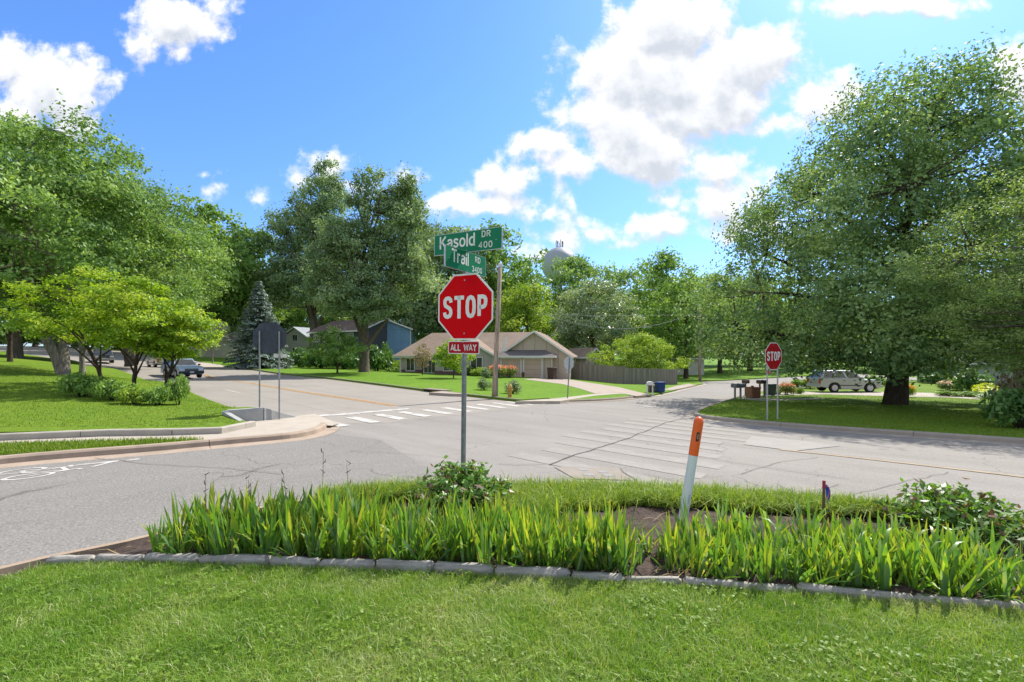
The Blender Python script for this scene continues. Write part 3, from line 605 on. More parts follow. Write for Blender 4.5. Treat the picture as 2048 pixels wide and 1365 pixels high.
# ------------------------------------------------------------ irises
m_iris = leaf_mat('iris_leaf', [(.34, .22, .07), (.24, .27, .035), (.115, .20, .022), (.06, .14, .028), (.13, .20, .10), (.34, .31, .09)], .44, .40, .42, 1.65)
m_stalk = M('dry_stalk', (.10, .075, .04), .8)
def iris_mesh(seed, n, hmax, spread, wid=.026):
    r = np.random.default_rng(seed); V = []; Qs = []; t = []; k = 7
    fan = r.random()*math.pi
    for i in range(n):
        f = (i+.5)/n*2-1; a = fan+(0 if f > 0 else math.pi)+r.normal(0, .45); tilt = abs(f)*spread*(.5+.8*r.random()); h = hmax*(1-.35*abs(f))*(.72+.4*r.random()); w = wid*(.75+.5*r.random()); bend = r.random()**3*1.5*(1 if r.random() < .34 else .25)+.06
        th0 = fan+math.pi/2+r.normal(0, .7)+(r.random() < .5)*math.pi
        d = np.array([math.cos(a), math.sin(a), 0]); sd = np.array([math.cos(th0), math.sin(th0), 0]); sd = sd-d*0; p = np.array([r.normal(0, .026), r.normal(0, .026), -.02])+d*abs(f)*.035; ang = tilt; b0 = len(V)
        tone = r.choice([.38, .44, .50, .56, .62, .68, .32]); dry = r.random() < .08
        for j in range(k):
            u = j/(k-1); ww = w*(.75+.4*u if u < .55 else (.97+.0)*(1-((u-.55)/.45)**1.7)+.02)
            V += [p-sd*ww/2, p+sd*ww/2+np.cross(d, sd)*0]
            tt = tone+(.08*r.normal())
            if dry: tt = .97 if u < .4 else .15
            elif u > .86: tt = tone-.30 if r.random() < .7 else .02
            elif u < .12: tt = .58
            t += [tt, tt+.05]
            ang += bend*(u**1.5)*.55; p = p+(d*math.sin(ang)+np.array([0, 0, 1])*math.cos(ang))*h/(k-1)
        Qs += [(b0+2*j, b0+2*j+1, b0+2*j+3, b0+2*j+2) for j in range(k-1)]
    me = fast_mesh('iris_plant', np.array(V), np.array(Qs), None, {'tint': np.clip(t, 0, 1)}); me.materials.append(m_iris); return me
iris_t = [iris_mesh(100+i, 13+i % 6, .48+.025*(i % 4), .62+.07*(i % 5), .029) for i in range(9)]
iris_w = [iris_mesh(200+i, 13+i % 5, .47+.025*(i % 3), .92+.14*(i % 3), .034) for i in range(6)]
def stalk(parent, h):
    b = MB(); x = random.uniform(-.05, .05); b.tube([(x, 0, 0), (x+.01, .01, h*.5), (x+random.uniform(-.03, .03), .0, h)], [.003, .0026, .0018], 5)
    for k in range(3):
        z = h*(.72+.13*k); b.tube([(x, 0, z), (x+random.choice((-1, 1))*.02, .01, z+.02), (x+random.choice((-1, 1))*.024, .01, z+.05)], [.002, .006, .002], 5)
    b.build('flower_stalk', m_stalk, parent)
sp_, wi = dense(st_path, .02), []
cnt = 0; sq = np.array(sp_)
def put_iris(px, back, big=1.):
    global cnt
    # nearest path point under this column of the photograph
    i = int(np.argmin(np.abs(sq[:, 0]/sq[:, 1]*F+CX-px))); a = sq[max(i-5, 0)]; b = sq[min(i+5, len(sq)-1)]; t = (b-a)/np.linalg.norm(b-a); n = np.array([-t[1], t[0]]); p = sq[i]+n*back
    wide = px > 1380; me = (iris_w if wide else iris_t)[random.randrange(6 if wide else 9)]
    o = bpy.data.objects.new('iris_plant', me); COL.objects.link(o); o.location = (p[0], p[1], T(*p)+.10); o.rotation_euler = (random.gauss(0, .05), random.gauss(0, .05), random.uniform(0, 6.28)); s = big*random.uniform(.68, 1.18); o.scale = (s, s, s*random.uniform(.9, 1.1))
    tag(o, 'sword leaved green iris plant in the dense row behind the limestone edging', 'iris plant', 'iris plants filling the flowerbed'); cnt += 1; return o
for row, (bk_, n, p0, p1) in enumerate(((.13, 38, 286, 1272), (.30, 38, 296, 1262), (.48, 37, 312, 1262), (.66, 33, 345, 1250), (.86, 24, 420, 1130))):
    for k in range(n):
        px = p0+(p1-p0)*(k+random.uniform(.1, .9))/n
        o = put_iris(px, bk_+random.uniform(-.07, .07), (1.0 if row < 3 else .92)*(1.08 if px < 700 else .97))
for row, (bk_, n, p0, p1) in enumerate(((.14, 22, 1385, 2130), (.30, 23, 1372, 2130), (.46, 23, 1362, 2120), (.62, 22, 1362, 2110), (.80, 16, 1395, 2100))):
    for k in range(n): put_iris(p0+(p1-p0)*(k+random.uniform(.1, .9))/n, bk_+random.uniform(-.07, .07), .86)
for px, bk_ in ((1290, .3), (1335, .45), (1315, .6), (1350, .25), (1268, .4), (1370, .6)): put_iris(px, bk_, .6)
for px, bk_, h in ((311, .5, .62), (400, .6, .56), (503, .62, .62), (556, .7, .82), (612, .7, .70), (705, .5, .5)):
    o = put_iris(px, bk_, 1.); o.rotation_euler.z = 0; o.scale = (1, 1, 1); stalk(o, h); tag(o, 'iris clump with a tall dry brown flower stalk standing above the leaves', group='iris clumps with dry stalks')
# ------------------------------------------------------------ trees
def bark_mat(name, col, sc=(9, 9, 1.6)):
    m, nt, b = new_mat(name); n = tnoise(nt, 1.6, 6, .7, sc=sc); c = np.array(col)
    nt.links.new(ramp(nt, n, [(.3, tuple(c*.4)), (.5, tuple(c)), (.72, tuple(c*1.7))]), b.inputs['Base Color']); b.inputs['Roughness'].default_value = .95; b.inputs['Specular IOR Level'].default_value = .1; bump(nt, b, n, 1., .08); return m
m_bark = bark_mat('bark', (.15, .12, .09)); m_barkd = bark_mat('dark_bark', (.075, .055, .04)); m_barkp = bark_mat('pale_bark', (.24, .20, .155)); m_twig = bark_mat('grey_twig', (.22, .19, .16))
def tube_np(path, rad, n=6):
    path = np.asarray(path, float); k = len(path); t = np.gradient(path, axis=0); t /= np.linalg.norm(t, axis=1)[:, None]+1e-9
    ref = np.where(np.abs(t[:, 2:3]) < .9, np.array([[0, 0, 1.]]), np.array([[1., 0, 0]])); a = np.cross(t, ref); a /= np.linalg.norm(a, axis=1)[:, None]+1e-9; c = np.cross(t, a)
    an = 2*np.pi*np.arange(n)/n; V = path[:, None]+(a[:, None]*np.cos(an)[None, :, None]+c[:, None]*np.sin(an)[None, :, None])*np.asarray(rad)[:, None, None]
    i = np.arange(k-1)[:, None]*n; j = np.arange(n)[None]; Q = np.stack([i+j, i+(j+1) % n, i+n+(j+1) % n, i+n+j], -1).reshape(-1, 4); return V.reshape(-1, 3), Q
def bez(a, b, c, n=6):
    t = np.linspace(0, 1, n)[:, None]; return (1-t)**2*np.asarray(a)+2*t*(1-t)*np.asarray(b)+t*t*np.asarray(c)
def leaves_np(r, C, N, size, asp, up, flat=0.):
    """diamond leaves at C, with normals scattered about N"""
    n = len(C); nr = r.standard_normal((n, 3))*.75+N*.9+np.array([0, 0, up]); nr /= np.linalg.norm(nr, axis=1)[:, None]
    a = r.standard_normal((n, 3)); a -= nr*np.sum(a*nr, 1)[:, None]; a /= np.linalg.norm(a, axis=1)[:, None]; b = np.cross(nr, a)
    s = (size*(.6+.8*r.random(n)))[:, None]/2; q = .15*s*r.standard_normal((n, 1))
    return np.stack([C-a*s, C-b*s*asp+nr*q, C+a*s, C+b*s*asp+nr*q], 1).reshape(-1, 3)
def tree_geo(seed, H, R, cb, prof, ncl, lpc, ls, tr, cr, nlimb=9, fork=.3, trunk_top=.8, lean=(0, 0), asp=.55, up=.25, shell=.45, flat=.6, stems=1, noise=.25, cr_var=.4, bare=0., droop=0., uptip=0., lobes=3, offc=(0, 0), lob=None):
    r = np.random.default_rng(seed); TV = []; TQ = []; nb = 0
    def addt(path, rad, n=6):
        nonlocal nb
        v, q = tube_np(path, rad, n); TV.append(v); TQ.append(q+nb); nb += len(v)
    pt = np.array([p[0] for p in prof]); pr = np.array([p[1] for p in prof]); ph = r.random(8)*6.28
    def rad_at(t, a): return np.interp(t, pt, pr)*R*(1+noise*(np.sin(lobes*a+ph[0]+3*t)*.5+np.sin(2*a+ph[1]-5*t)*.4+np.sin(5*a+ph[2]+9*t)*.35))
    limbs = []
    for s in range(stems):
        so = np.array([r.normal(0, .1)*stems**.5*tr*3, r.normal(0, .1)*tr*3*stems**.5, 0]) if stems > 1 else np.zeros(3)
        sl = np.array([r.normal(0, .16), r.normal(0, .16), 0])*H if stems > 1 else np.zeros(3); n = 12; u = np.linspace(0, 1, n)
        wob = np.cumsum(r.normal(0, .012*H, (n, 3)), 0)*np.array([1, 1, 0]); wob -= wob[0]; top = H*trunk_top
        path = so+np.column_stack([lean[0]*u*H+sl[0]*u+offc[0]*u**1.5, lean[1]*u*H+sl[1]*u+offc[1]*u**1.5, u*top])+wob*(u**.8)[:, None]
        path[0, 2] = -.15; rad = tr/(stems**.4)*((1-u)**.85*.93+.05); rad[0] *= 1.45; rad[1] *= 1.02
        path = np.insert(path, 1, path[0]*.85+path[1]*.15+np.array([0, 0, .0]), 0); rad = np.insert(rad, 1, rad[0]*.80); addt(path, rad, 12)
        for k in range(nlimb//stems):
            t0 = fork+(.92-fork)*((k+r.random())/(nlimb//stems)); i = t0*(len(path)-1); b0 = path[int(i)]+(path[min(int(i)+1, len(path)-1)]-path[int(i)])*(i-int(i))
            a = 2.4*k+r.normal(0, .4)+s*2; z = min(max(b0[2]/H+.08+.20*r.random()+.1*(1-t0), cb+.02), .97); t = max((z-cb)/(1-cb), .02); rr = rad_at(t, a)*(.55+.25*r.random())
            e = np.array([offc[0]*z+rr*math.cos(a), offc[1]*z+rr*math.sin(a), z*H-droop*rr*.35]); m = (b0+e)/2+np.array([0, 0, .10*np.linalg.norm(e-b0)+droop*rr*.2]); lp = bez(b0, m, e, 9); lr = rad[min(int(i), len(rad)-1)]*.55
            addt(lp, lr*(1-np.linspace(0, 1, 9))**.8+.012*H/10, 6); limbs.append(lp)
        limbs.append(path[int(len(path)*.55):])
    LP = np.concatenate(limbs)
    # clumps of foliage through the crown, more of them near its surface
    C = []; Nn = []; S = []
    w = np.cumsum(np.interp(np.linspace(0, 1, 200), pt, pr)**1.4+.01); w /= w[-1]
    for k in range(ncl):
        t = np.interp(r.random(), w, np.linspace(0, 1, 200)); a = r.random()*2*np.pi; q = r.random()**shell; rr = rad_at(t, a)*q; z = cb+(1-cb)*t
        c = np.array([offc[0]*z+rr*math.cos(a), offc[1]*z+rr*math.sin(a), z*H-droop*rr*.35+r.normal(0, .012*H)]); c[:2] += np.array(lean)*H*z; C.append(c); Nn.append([math.cos(a)*q, math.sin(a)*q, .6*(t-.3)]); S.append(cr*(1-cr_var+2*cr_var*r.random()))
    if lob:
        vol = np.array([q[3]**2*q[4] for q in lob])**.75; li = r.choice(len(lob), ncl, p=vol/vol.sum()); C = []; Nn = []
        for k in li:
            lx, ly, lz, lr, lh = lob[k]; g = r.standard_normal(3); g /= np.linalg.norm(g); g *= r.random()**.4; taper = 1-.45*max(g[2], 0); C.append(np.array([lx+g[0]*lr*taper, ly+g[1]*lr*taper, lz+g[2]*lh])); Nn.append(g*np.array([1, 1, .6]))
    C = np.array(C); Nn = np.array(Nn); S = np.array(S)
    for k in range(len(C)):
        d = np.linalg.norm(LP-C[k], axis=1)+np.maximum(LP[:, 2]-C[k][2], 0)*.6; j = int(d.argmin()); a = LP[j]; m = (a+C[k])/2+np.array([0, 0, -.06*d[j]]); addt(bez(a, m, C[k], 4), np.array([.010, .008, .006, .003])*H/10*1.3*(1+d[j]*.08), 4)
        if bare > 0:
            for _ in range(5): e = C[k]+r.normal(0, S[k]*.9, 3); addt(np.array([C[k], (C[k]+e)/2+r.normal(0, .06, 3), e]), [.012, .008, .004], 3)
    n_each = (lpc*(S/S.mean())**2*(1-bare)).astype(int)+1; ci = np.repeat(np.arange(len(C)), n_each); n = len(ci)
    g = r.standard_normal((n, 3)); g /= np.linalg.norm(g, axis=1)[:, None]; g *= (r.random((n, 1))**.5)
    lob = 1+.35*np.sin(g[:, :1]*5+ci[:, None]*1.7)
    pos = C[ci]+g*lob*S[ci][:, None]*np.array([1.15, 1.15, flat])
    if uptip: pos[:, 2] += np.abs(g[:, 2])*S[ci]*uptip*(r.random(n) < .3)
    nrm = g*.5+Nn[ci]*.7; LV = leaves_np(r, pos, nrm, np.full(n, ls), asp, up)
    tone = r.random(len(C)); tint = np.clip(.5+.62*(tone[ci]-.5)+.46*(r.random(n)-.5), 0, 1)
    tv = np.concatenate(TV); tq = np.concatenate(TQ); mt_ = fast_mesh('trunk', tv, tq); mt_.polygons.foreach_set('use_smooth', [True]*len(mt_.polygons))
    mc = fast_mesh('crown', LV, np.arange(len(LV)).reshape(-1, 4), None, {'tint': np.repeat(tint, 4)})
    return mt_, mc
DOME = [(0, .45), (.12, .85), (.3, 1), (.55, .93), (.75, .72), (.9, .45), (1, .12)]
OVAL = [(0, .3), (.2, .8), (.45, 1), (.7, .85), (.88, .5), (1, .1)]
TALL = [(0, .55), (.15, .9), (.4, 1), (.6, .85), (.8, .6), (.93, .33), (1, .08)]
VASE = [(0, .3), (.25, .7), (.6, 1), (.8, .88), (.93, .55), (1, .15)]
# leaf colours
L_oak = leaf_mat('leaf_oak', [(0.041, 0.081, 0.024), (0.076, 0.132, 0.037), (0.128, 0.193, 0.055), (0.207, 0.275, 0.091)], .36, .5, .18)
L_cot = leaf_mat('leaf_cottonwood', [(0.056, 0.090, 0.045), (0.094, 0.140, 0.069), (0.147, 0.198, 0.103), (0.237, 0.281, 0.163)], .34, .5, .22)
L_map = leaf_mat('leaf_maple', [(0.042, 0.077, 0.034), (0.076, 0.126, 0.050), (0.129, 0.189, 0.074), (0.217, 0.273, 0.119)], .34, .5, .18)
L_mid = leaf_mat('leaf_green', [(0.046, 0.090, 0.020), (0.081, 0.143, 0.033), (0.130, 0.198, 0.050), (0.198, 0.264, 0.077)], .40, .5, .2)
L_lim = leaf_mat('leaf_light', [(.062, .11, .014), (.105, .165, .022), (.155, .21, .036), (.22, .26, .055)], .44, .5, .2)
L_dog = leaf_mat('leaf_dogwood', [(.055, .105, .010), (.105, .17, .014), (.17, .235, .022), (.27, .29, .04)], .46, .5, .25)
L_sil = leaf_mat('leaf_silver', [(0.055, 0.094, 0.044), (0.099, 0.143, 0.072), (0.165, 0.209, 0.121), (0.275, 0.308, 0.209)], .32, .4, .5)
L_loc = leaf_mat('leaf_locust', [(0.062, 0.102, 0.031), (0.106, 0.158, 0.050), (0.162, 0.216, 0.078), (0.234, 0.282, 0.120)], .40, .5, .2)
L_spr = leaf_mat('needle_blue', [(.045, .065, .055), (.085, .115, .10), (.14, .175, .155), (.22, .25, .23)], .12, .6)
L_drk = leaf_mat('leaf_dark', [(0.021, 0.052, 0.014), (0.039, 0.088, 0.023), (0.068, 0.130, 0.031), (0.117, 0.182, 0.046)], .28)
L_red = leaf_mat('leaf_purple', [(.07, .05, .04), (.13, .10, .06), (.18, .13, .10), (.12, .15, .05)], .35)
L_yel = leaf_mat('leaf_yellow', [(.10, .16, .012), (.19, .24, .018), (.32, .32, .03), (.45, .38, .05)], .45)
L_pin = leaf_mat('leaf_pink', [(.05, .10, .02), (.09, .15, .03), (.30, .10, .09), (.48, .15, .13)], .35)
L_org = leaf_mat('leaf_orange', [(.08, .16, .02), (.12, .20, .03), (.40, .15, .03), (.55, .22, .04)], .35)
L_lil = leaf_mat('leaf_lilac', [(.05, .10, .03), (.10, .16, .06), (.34, .22, .22), (.46, .30, .32)], .35)
L_peo = leaf_mat('leaf_peony', [(.09, .045, .03), (.055, .10, .018), (.07, .145, .022), (.12, .21, .035)], .38, .42, .4, 1.9)
def put_tree(geo, loc, lm, bm_, label, cat='tree', group=None, s=1., sz=None, rz=0., name='tree'):
    e = empty(name, loc, rz, label, cat, group); e.scale = (s, s, sz or s)
    for me, nm, mat in ((geo[0], 'trunk', bm_), (geo[1], 'crown', lm)):
        o = bpy.data.objects.new(nm, me); COL.objects.link(o); o.parent = e
        if not me.materials: me.materials.append(mat)
        o.material_slots[0].link = 'OBJECT'; o.material_slots[0].material = mat
    return e
def base(px, d, H=T, off=.1): return PX(px, d, H, off)
# generic shapes, unit height 10 m
G_dome = tree_geo(1, 10, 4.6, .18, DOME, 150, 90, .26, .26, .85, 10, .22)
G_oval = tree_geo(2, 10, 3.7, .15, OVAL, 150, 90, .25, .24, .8, 11, .22)
G_oval2 = tree_geo(12, 10, 3.9, .16, VASE, 160, 85, .25, .24, .75, 11, .25, noise=.35)
G_tall = tree_geo(3, 10, 2.9, .14, TALL, 170, 75, .22, .2, .65, 12, .2, noise=.4, uptip=.5)
G_wide = tree_geo(4, 10, 5.6, .2, DOME, 190, 80, .26, .28, .8, 12, .2, noise=.35)
# --- big trees standing beside or behind the left bank
G_oakL = tree_geo(21, 18, 7.5, .16, TALL, 360, 230, .22, .42, 1.15, 16, .2, noise=.35, uptip=.4)
x, y, z = base(30, 40); put_tree(G_oakL, (x, y, BH(x, y)), L_oak, m_bark, 'tallest dark green oak at the left edge of the photo, above the bank', s=1.16, rz=.5, name='oak_tree')
G_oakM = tree_geo(22, 13.5, 6.1, .22, DOME, 360, 230, .185, .36, .9, 15, .2, noise=.3, stems=2, uptip=.6)
x, y, z = base(128, 25); put_tree(G_oakM, (x, y, BH(x, y)-.05), L_oak, m_barkp, 'tall green tree with a thick pale double trunk rising behind the dogwoods', s=.98, rz=1.1, name='oak_tree')
put_tree(G_oakM, base(262, 48, off=.5), L_oak, m_bark, 'broad oak behind the dogwoods with spiky top shoots, right of the double trunk', s=1.36, rz=2.2, name='oak_tree')
put_tree(G_oval2, base(418, 86), L_mid, m_bark, 'round green tree with open lower limbs behind the blue spruce', s=2.65, rz=.3)
put_tree(G_oval, base(480, 92), L_oak, m_bark, 'dark oval tree filling the gap left of the tall cottonwoods', s=2.6, rz=1.3)
put_tree(G_dome, base(-60, 60, off=1.5), L_oak, m_bark, 'broad oak beyond the left edge whose crown reaches into the frame', s=2.4, rz=4)
put_tree(G_oval, base(345, 88, off=.8), L_oak, m_barkd, 'dark green tree behind the silver pickup', s=2.3, rz=2.6)
put_tree(G_wide, base(190, 92, off=1.2), L_oak, m_barkd, 'spreading tree far behind the bank and its dogwoods', s=2.4, rz=.9)
# sparse grey tree with dying twigs
G_bare = tree_geo(23, 8, 3.2, .3, VASE, 130, 40, .16, .16, .6, 12, .2, bare=.45, noise=.4)
x, y, z = base(165, 29); put_tree(G_bare, (x, y, BH(x, y)), L_sil, m_twig, 'sparse greyish tree with many bare twigs above the dogwoods', s=.98, name='thin_tree')
x, y, z = base(20, 30); put_tree(G_bare, (x, y, BH(x, y)), L_loc, m_barkd, 'thin leaved tree with dark trunk at the left edge of the bank', s=.82, rz=2, name='thin_tree')
x, y, z = base(425, 70); put_tree(G_bare, (x, y, z), L_sil, m_twig, 'small half bare tree in front of the grey house left of the spruce', s=.8, rz=1.2, name='thin_tree')
# --- three dogwoods on the bank
DOG = [(0, .35), (.2, .8), (.45, 1), (.7, .88), (.88, .6), (1, .2)]
def dog(seed, px, d, top, R, label, lean=(0, 0), off=(0, 0), rz=0, cb=.37):
    x, y, _ = PX(px, d); zb = B(x, y); H = ZP(top, d)-zb
    g = tree_geo(seed, H, R, cb, DOG, 125, 78, .115, .085, .36, 12, .20, .66, lean, .62, 1.1, .5, .42, 1, .3, .4, 0, .25, 0, 3, off)
    put_tree(g, (x, y, zb-.03), L_dog, m_barkd, label, name='dogwood_tree', rz=rz)
dog(31, 205, 19.2, 532, 2.5, 'leftmost and widest of the three bright green dogwoods on the bank', off=(-1.1, 0))
dog(32, 266, 18.2, 556, 1.75, 'middle bright green dogwood with a low forked trunk', off=(.25, 0))
dog(33, 326, 18.8, 600, 1.55, 'rightmost dogwood with a leaning trunk in front of the silver truck', lean=(.06, 0), off=(.6, .1), cb=.44)
# --- cottonwoods behind the house lawn
G_cot = tree_geo(41, 22, 5.0, .2, TALL, 420, 190, .25, .52, .95, 18, .18, noise=.38, uptip=.9, lob=[(.9, 0, 17.4, 2.7, 4.8), (4.2, .5, 15.8, 2.5, 4.8), (-1.8, -.6, 12.4, 3.6, 4.2), (3.0, 1.2, 10.4, 3.6, 4.2), (.2, -1.5, 7.4, 3.4, 2.6), (-3.9, .8, 8.8, 2.4, 3.0), (5.4, -.5, 11.5, 1.8, 3.0)])
G_cot2 = tree_geo(42, 22, 5.0, .2, TALL, 400, 170, .25, .5, .95, 18, .2, uptip=.9, lob=[(1.6, 0, 18.2, 2.2, 4.4), (-1.5, .5, 15.5, 2.6, 4.2), (-4.2, .4, 13.6, 1.9, 3.6), (2.0, 1.2, 12.4, 3.0, 4.2), (-1.2, -.8, 9.4, 4.0, 3.4), (2.8, 0, 7.4, 3.0, 2.8), (-4.6, -.2, 8.2, 2.2, 2.8)])
put_tree(G_cot, base(728, 50), L_cot, m_bark, 'tall cottonwood with a thick furrowed trunk on the house lawn', s=1.0, rz=0, name='cottonwood_tree')
put_tree(G_cot2, base(626, 90), L_cot, m_bark, 'tall cottonwood with a pointed top left of the thick trunked one', s=1.62, sz=1.68, rz=0, name='cottonwood_tree')
put_tree(G_cot2, base(822, 92), L_cot, m_barkd, 'cottonwood behind the blue house, right of the thick trunked one', s=1.4, sz=1.5, rz=4.4, name='cottonwood_tree')
# --- blue spruce
def spruce(seed, H, R):
    r = np.random.default_rng(seed); TV, TQ = [], []; nb = 0; v, q = tube_np([(0, 0, 0), (0, 0, H*.5), (0, 0, H)], [.22, .12, .02], 8); TV.append(v); TQ.append(q); nb = len(v); P = []; Nn = []; tn = []
    z = .5
    while z < H-.15:
        u = 1-z/H; n = int(7+8*u); ph = r.random()*6
        for k in range(n):
            a = ph+2*np.pi*k/n+r.normal(0, .15); L = R*(u**.85)*(.8+.35*r.random())+.12; e = np.array([math.cos(a)*L, math.sin(a)*L, z-.16*L+r.normal(0, .06)]); m = np.array([math.cos(a)*L*.5, math.sin(a)*L*.5, z-.02*L])
            lp = bez((0, 0, z), m, e, 4); v, q = tube_np(lp, [.03, .022, .014, .006], 4); TV.append(v); TQ.append(q+nb); nb += len(v)
            c = int(12+46*L); s = r.random(c)**.7; w = (.10+.20*L*.3)*(1-s*.5); t = bez((0, 0, z), m, e, 40)[np.minimum((s*39).astype(int), 39)]; sd = np.array([-math.sin(a), math.cos(a), 0]); off = r.normal(0, 1, c)*w*1.3
            P.append(t+sd*off[:, None]+np.column_stack([0*s, 0*s, -np.abs(r.normal(0, .07, c))-np.abs(off)*.25])); Nn.append(np.tile([math.cos(a)*.4, math.sin(a)*.4, .9], (c, 1))); tn.append(.25+.5*s*r.random()+.2*r.random(c))
        z += .26+.16*u
    P = np.concatenate(P); V = leaves_np(r, P, np.concatenate(Nn), np.full(len(P), .30), .42, .5); t = np.clip(np.concatenate(tn), 0, 1)
    return fast_mesh('trunk', np.concatenate(TV), np.concatenate(TQ)), fast_mesh('crown', V, np.arange(len(V)).reshape(-1, 4), None, {'tint': np.repeat(t, 4)})
put_tree(spruce(5, 10.9, 3.8), base(518, 58, off=.1), L_spr, m_barkd, 'blue green conical spruce behind the back of the octagonal sign', name='spruce_tree')
# --- behind the tan house
put_tree(G_oval, base(892, 85), L_cot, m_barkd, 'green tree directly behind the street name blades', s=2.6, rz=1, name='tree')
put_tree(G_oval2, base(985, 88), L_mid, m_bark, 'green tree right of the street name blades behind the tan roof', s=2.55, rz=.2)
put_tree(G_oval, base(1050, 74), L_lim, m_bark, 'light yellow green tree rising behind the tan house ridge', s=1.55, sz=1.42, rz=.7)
put_tree(G_oval2, base(1150, 108), L_oak, m_bark, 'tree standing in front of the grey water tower', s=2.45, rz=3)
put_tree(tree_geo(51, 11.5, 5.2, .25, DOME, 240, 110, .26, .34, .85, 13, .2, noise=.25, stems=2), base(1186, 66), L_sil, m_barkd, 'silvery green round tree with a dark forked trunk behind the fence', s=1.17, rz=1.4)
put_tree(G_wide, base(1258, 98), L_oak, m_barkd, 'dark green tree behind the silvery one', s=2.15, rz=5.1)
put_tree(G_tall, base(1340, 80), L_mid, m_barkd, 'tall green tree left of the far utility pole', s=2.2, sz=2.15, rz=1)
put_tree(G_oval, base(1372, 66), L_mid, m_barkd, 'green tree with a dark trunk beside the far utility pole', s=1.45, rz=2)
G_rnd = tree_geo(52, 5.4, 4.7, .2, [(0, .7), (.2, .97), (.45, 1), (.7, .82), (.88, .5), (1, .15)], 260, 90, .17, .2, .5, 14, .1, .55, noise=.15, stems=3)
put_tree(G_rnd, base(1276, 53), L_lim, m_barkd, 'low dome shaped yellow green tree leaning over the wooden fence', s=1.0, rz=.4)
put_tree(G_oval2, base(1440, 84), L_mid, m_barkd, 'green tree behind the far utility pole', s=1.75, rz=3.3)
put_tree(G_dome, base(1500, 92), L_oak, m_barkd, 'oak far down the road behind the right stop sign', s=1.9, rz=2.3)
# --- the big maple on the right lawn
MAP = [(0, .62), (.08, .92), (.2, 1.0), (.32, .94), (.43, .86), (.58, .78), (.7, .56), (.86, .36), (.95, .2), (1, .05)]
G_map = tree_geo(61, 18.6, 10.7, .13, MAP, 840, 195, .18, .52, 1.0, 22, .11, .82, noise=.16, asp=.6, up=.2, shell=.42, flat=.75, droop=.18, cr_var=.45, lobes=2, offc=(1.1, 0))
put_tree(G_map, base(1790, 26), L_map, m_barkd, 'huge spreading maple with a thick dark trunk on the right lawn', rz=0, name='maple_tree')
# --- light trees at the right edge
G_loc = tree_geo(62, 14, 6.2, .2, DOME, 520, 170, .12, .3, .8, 15, .2, noise=.3, asp=.4, shell=.5, flat=.5, droop=.35)
put_tree(G_loc, base(2200, 15.5), L_loc, m_bark, 'pale feathery tree reaching in from the right edge in front of the maple', name='locust_tree', s=.80, sz=.70)
put_tree(G_wide, base(1985, 55), L_lim, m_bark, 'bright lit green tree behind the maple near the pale shed', s=1.25, rz=2)
put_tree(G_oval, base(2110, 48), L_mid, m_bark, 'green tree beyond the right edge behind the pale house', s=1.4, rz=1)
put_tree(G_dome, base(1700, 95), L_mid, m_bark, 'round green tree far behind the parked truck', s=1.6, rz=1)
put_tree(G_wide, base(1590, 100), L_lim, m_bark, 'light green tree far across the bend of the road', s=1.5, rz=3)
put_tree(G_oval2, base(1850, 92), L_mid, m_barkd, 'green tree far behind the maple trunk', s=1.7, rz=4)
put_tree(G_dome, base(1960, 95), L_oak, m_barkd, 'dark tree far behind the weathered wooden gate', s=1.9, rz=.4)
# --- woods closing the distance
far_l = [(-150, 105, 2.6), (-20, 110, 2.5), (70, 118, 2.3), (150, 112, 2.2), (240, 118, 2.3), (310, 108, 2.3), (395, 116, 2.2), (455, 112, 1.9), (545, 108, 1.9), (600, 116, 1.8), (665, 110, 1.9), (730, 120, 2.1), (790, 112, 1.9), (850, 118, 2.2), (930, 112, 1.9), (1010, 120, 2.0), (1090, 115, 1.6), (1160, 125, 1.7), (1215, 112, 1.75), (1300, 120, 1.9), (1400, 115, 1.7), (1470, 122, 1.8), (1550, 120, 1.6), (1640, 116, 1.6), (1760, 120, 1.7), (1890, 118, 1.7), (2030, 110, 1.8)]
for i, (px, d, s) in enumerate(far_l):
    put_tree((G_dome, G_oval, G_oval2, G_wide)[i % 4], base(px, d), (L_oak, L_mid, L_map, L_mid, L_oak)[i % 5], m_barkd, 'leafy tree in the distant belt of woods behind the houses', group='distant trees behind the houses', s=s*random.uniform(.92, 1.08), rz=i*1.3)

# ------------------------------------------------------------ shrubs and garden plants
def shrub_geo(seed, R, H, n, ls, asp=.5, flat=.8, stems=8, lumps=9, up=.6, top_red=False, lump=.5):
    r = np.random.default_rng(seed); TV, TQ = [], []; nb = 0; C = []
    for k in range(lumps):
        a = r.random()*6.28; q = r.random()**.6; C.append((R*.68*q*math.cos(a), R*.68*q*math.sin(a), H*(.32+.42*(1-q*.75)*r.random()**.5)))
    C = np.array(C)
    for c in C:
        v, q = tube_np(bez((c[0]*.15, c[1]*.15, -.05), (c[0]*.5, c[1]*.5, c[2]*.7), c+np.array([0, 0, H*.15]), 5), np.linspace(.02, .006, 5)*(.5+H*.5), 4); TV.append(v); TQ.append(q+nb); nb += len(v)
    ci = r.integers(0, len(C), n); g = r.standard_normal((n, 3)); g /= np.linalg.norm(g, axis=1)[:, None]; g *= r.random((n, 1))**.4
    P = C[ci]+g*np.array([R*lump, R*lump, H*.42*flat]); P[:, 2] = np.abs(P[:, 2])+.02; V = leaves_np(r, P, g, np.full(n, ls), asp, up); t = .5+.3*((ci*.37) % 1-.5)+.5*(r.random(n)-.5)
    if top_red: t = np.where((P[:, 2]/H > .62) & (r.random(n) < top_red), .75+.25*r.random(n), np.clip(t, 0, .6)*.75)
    return fast_mesh('stem', np.concatenate(TV), np.concatenate(TQ)), fast_mesh('foliage', V, np.arange(len(V)).reshape(-1, 4), None, {'tint': np.repeat(np.clip(t, 0, 1), 4)})
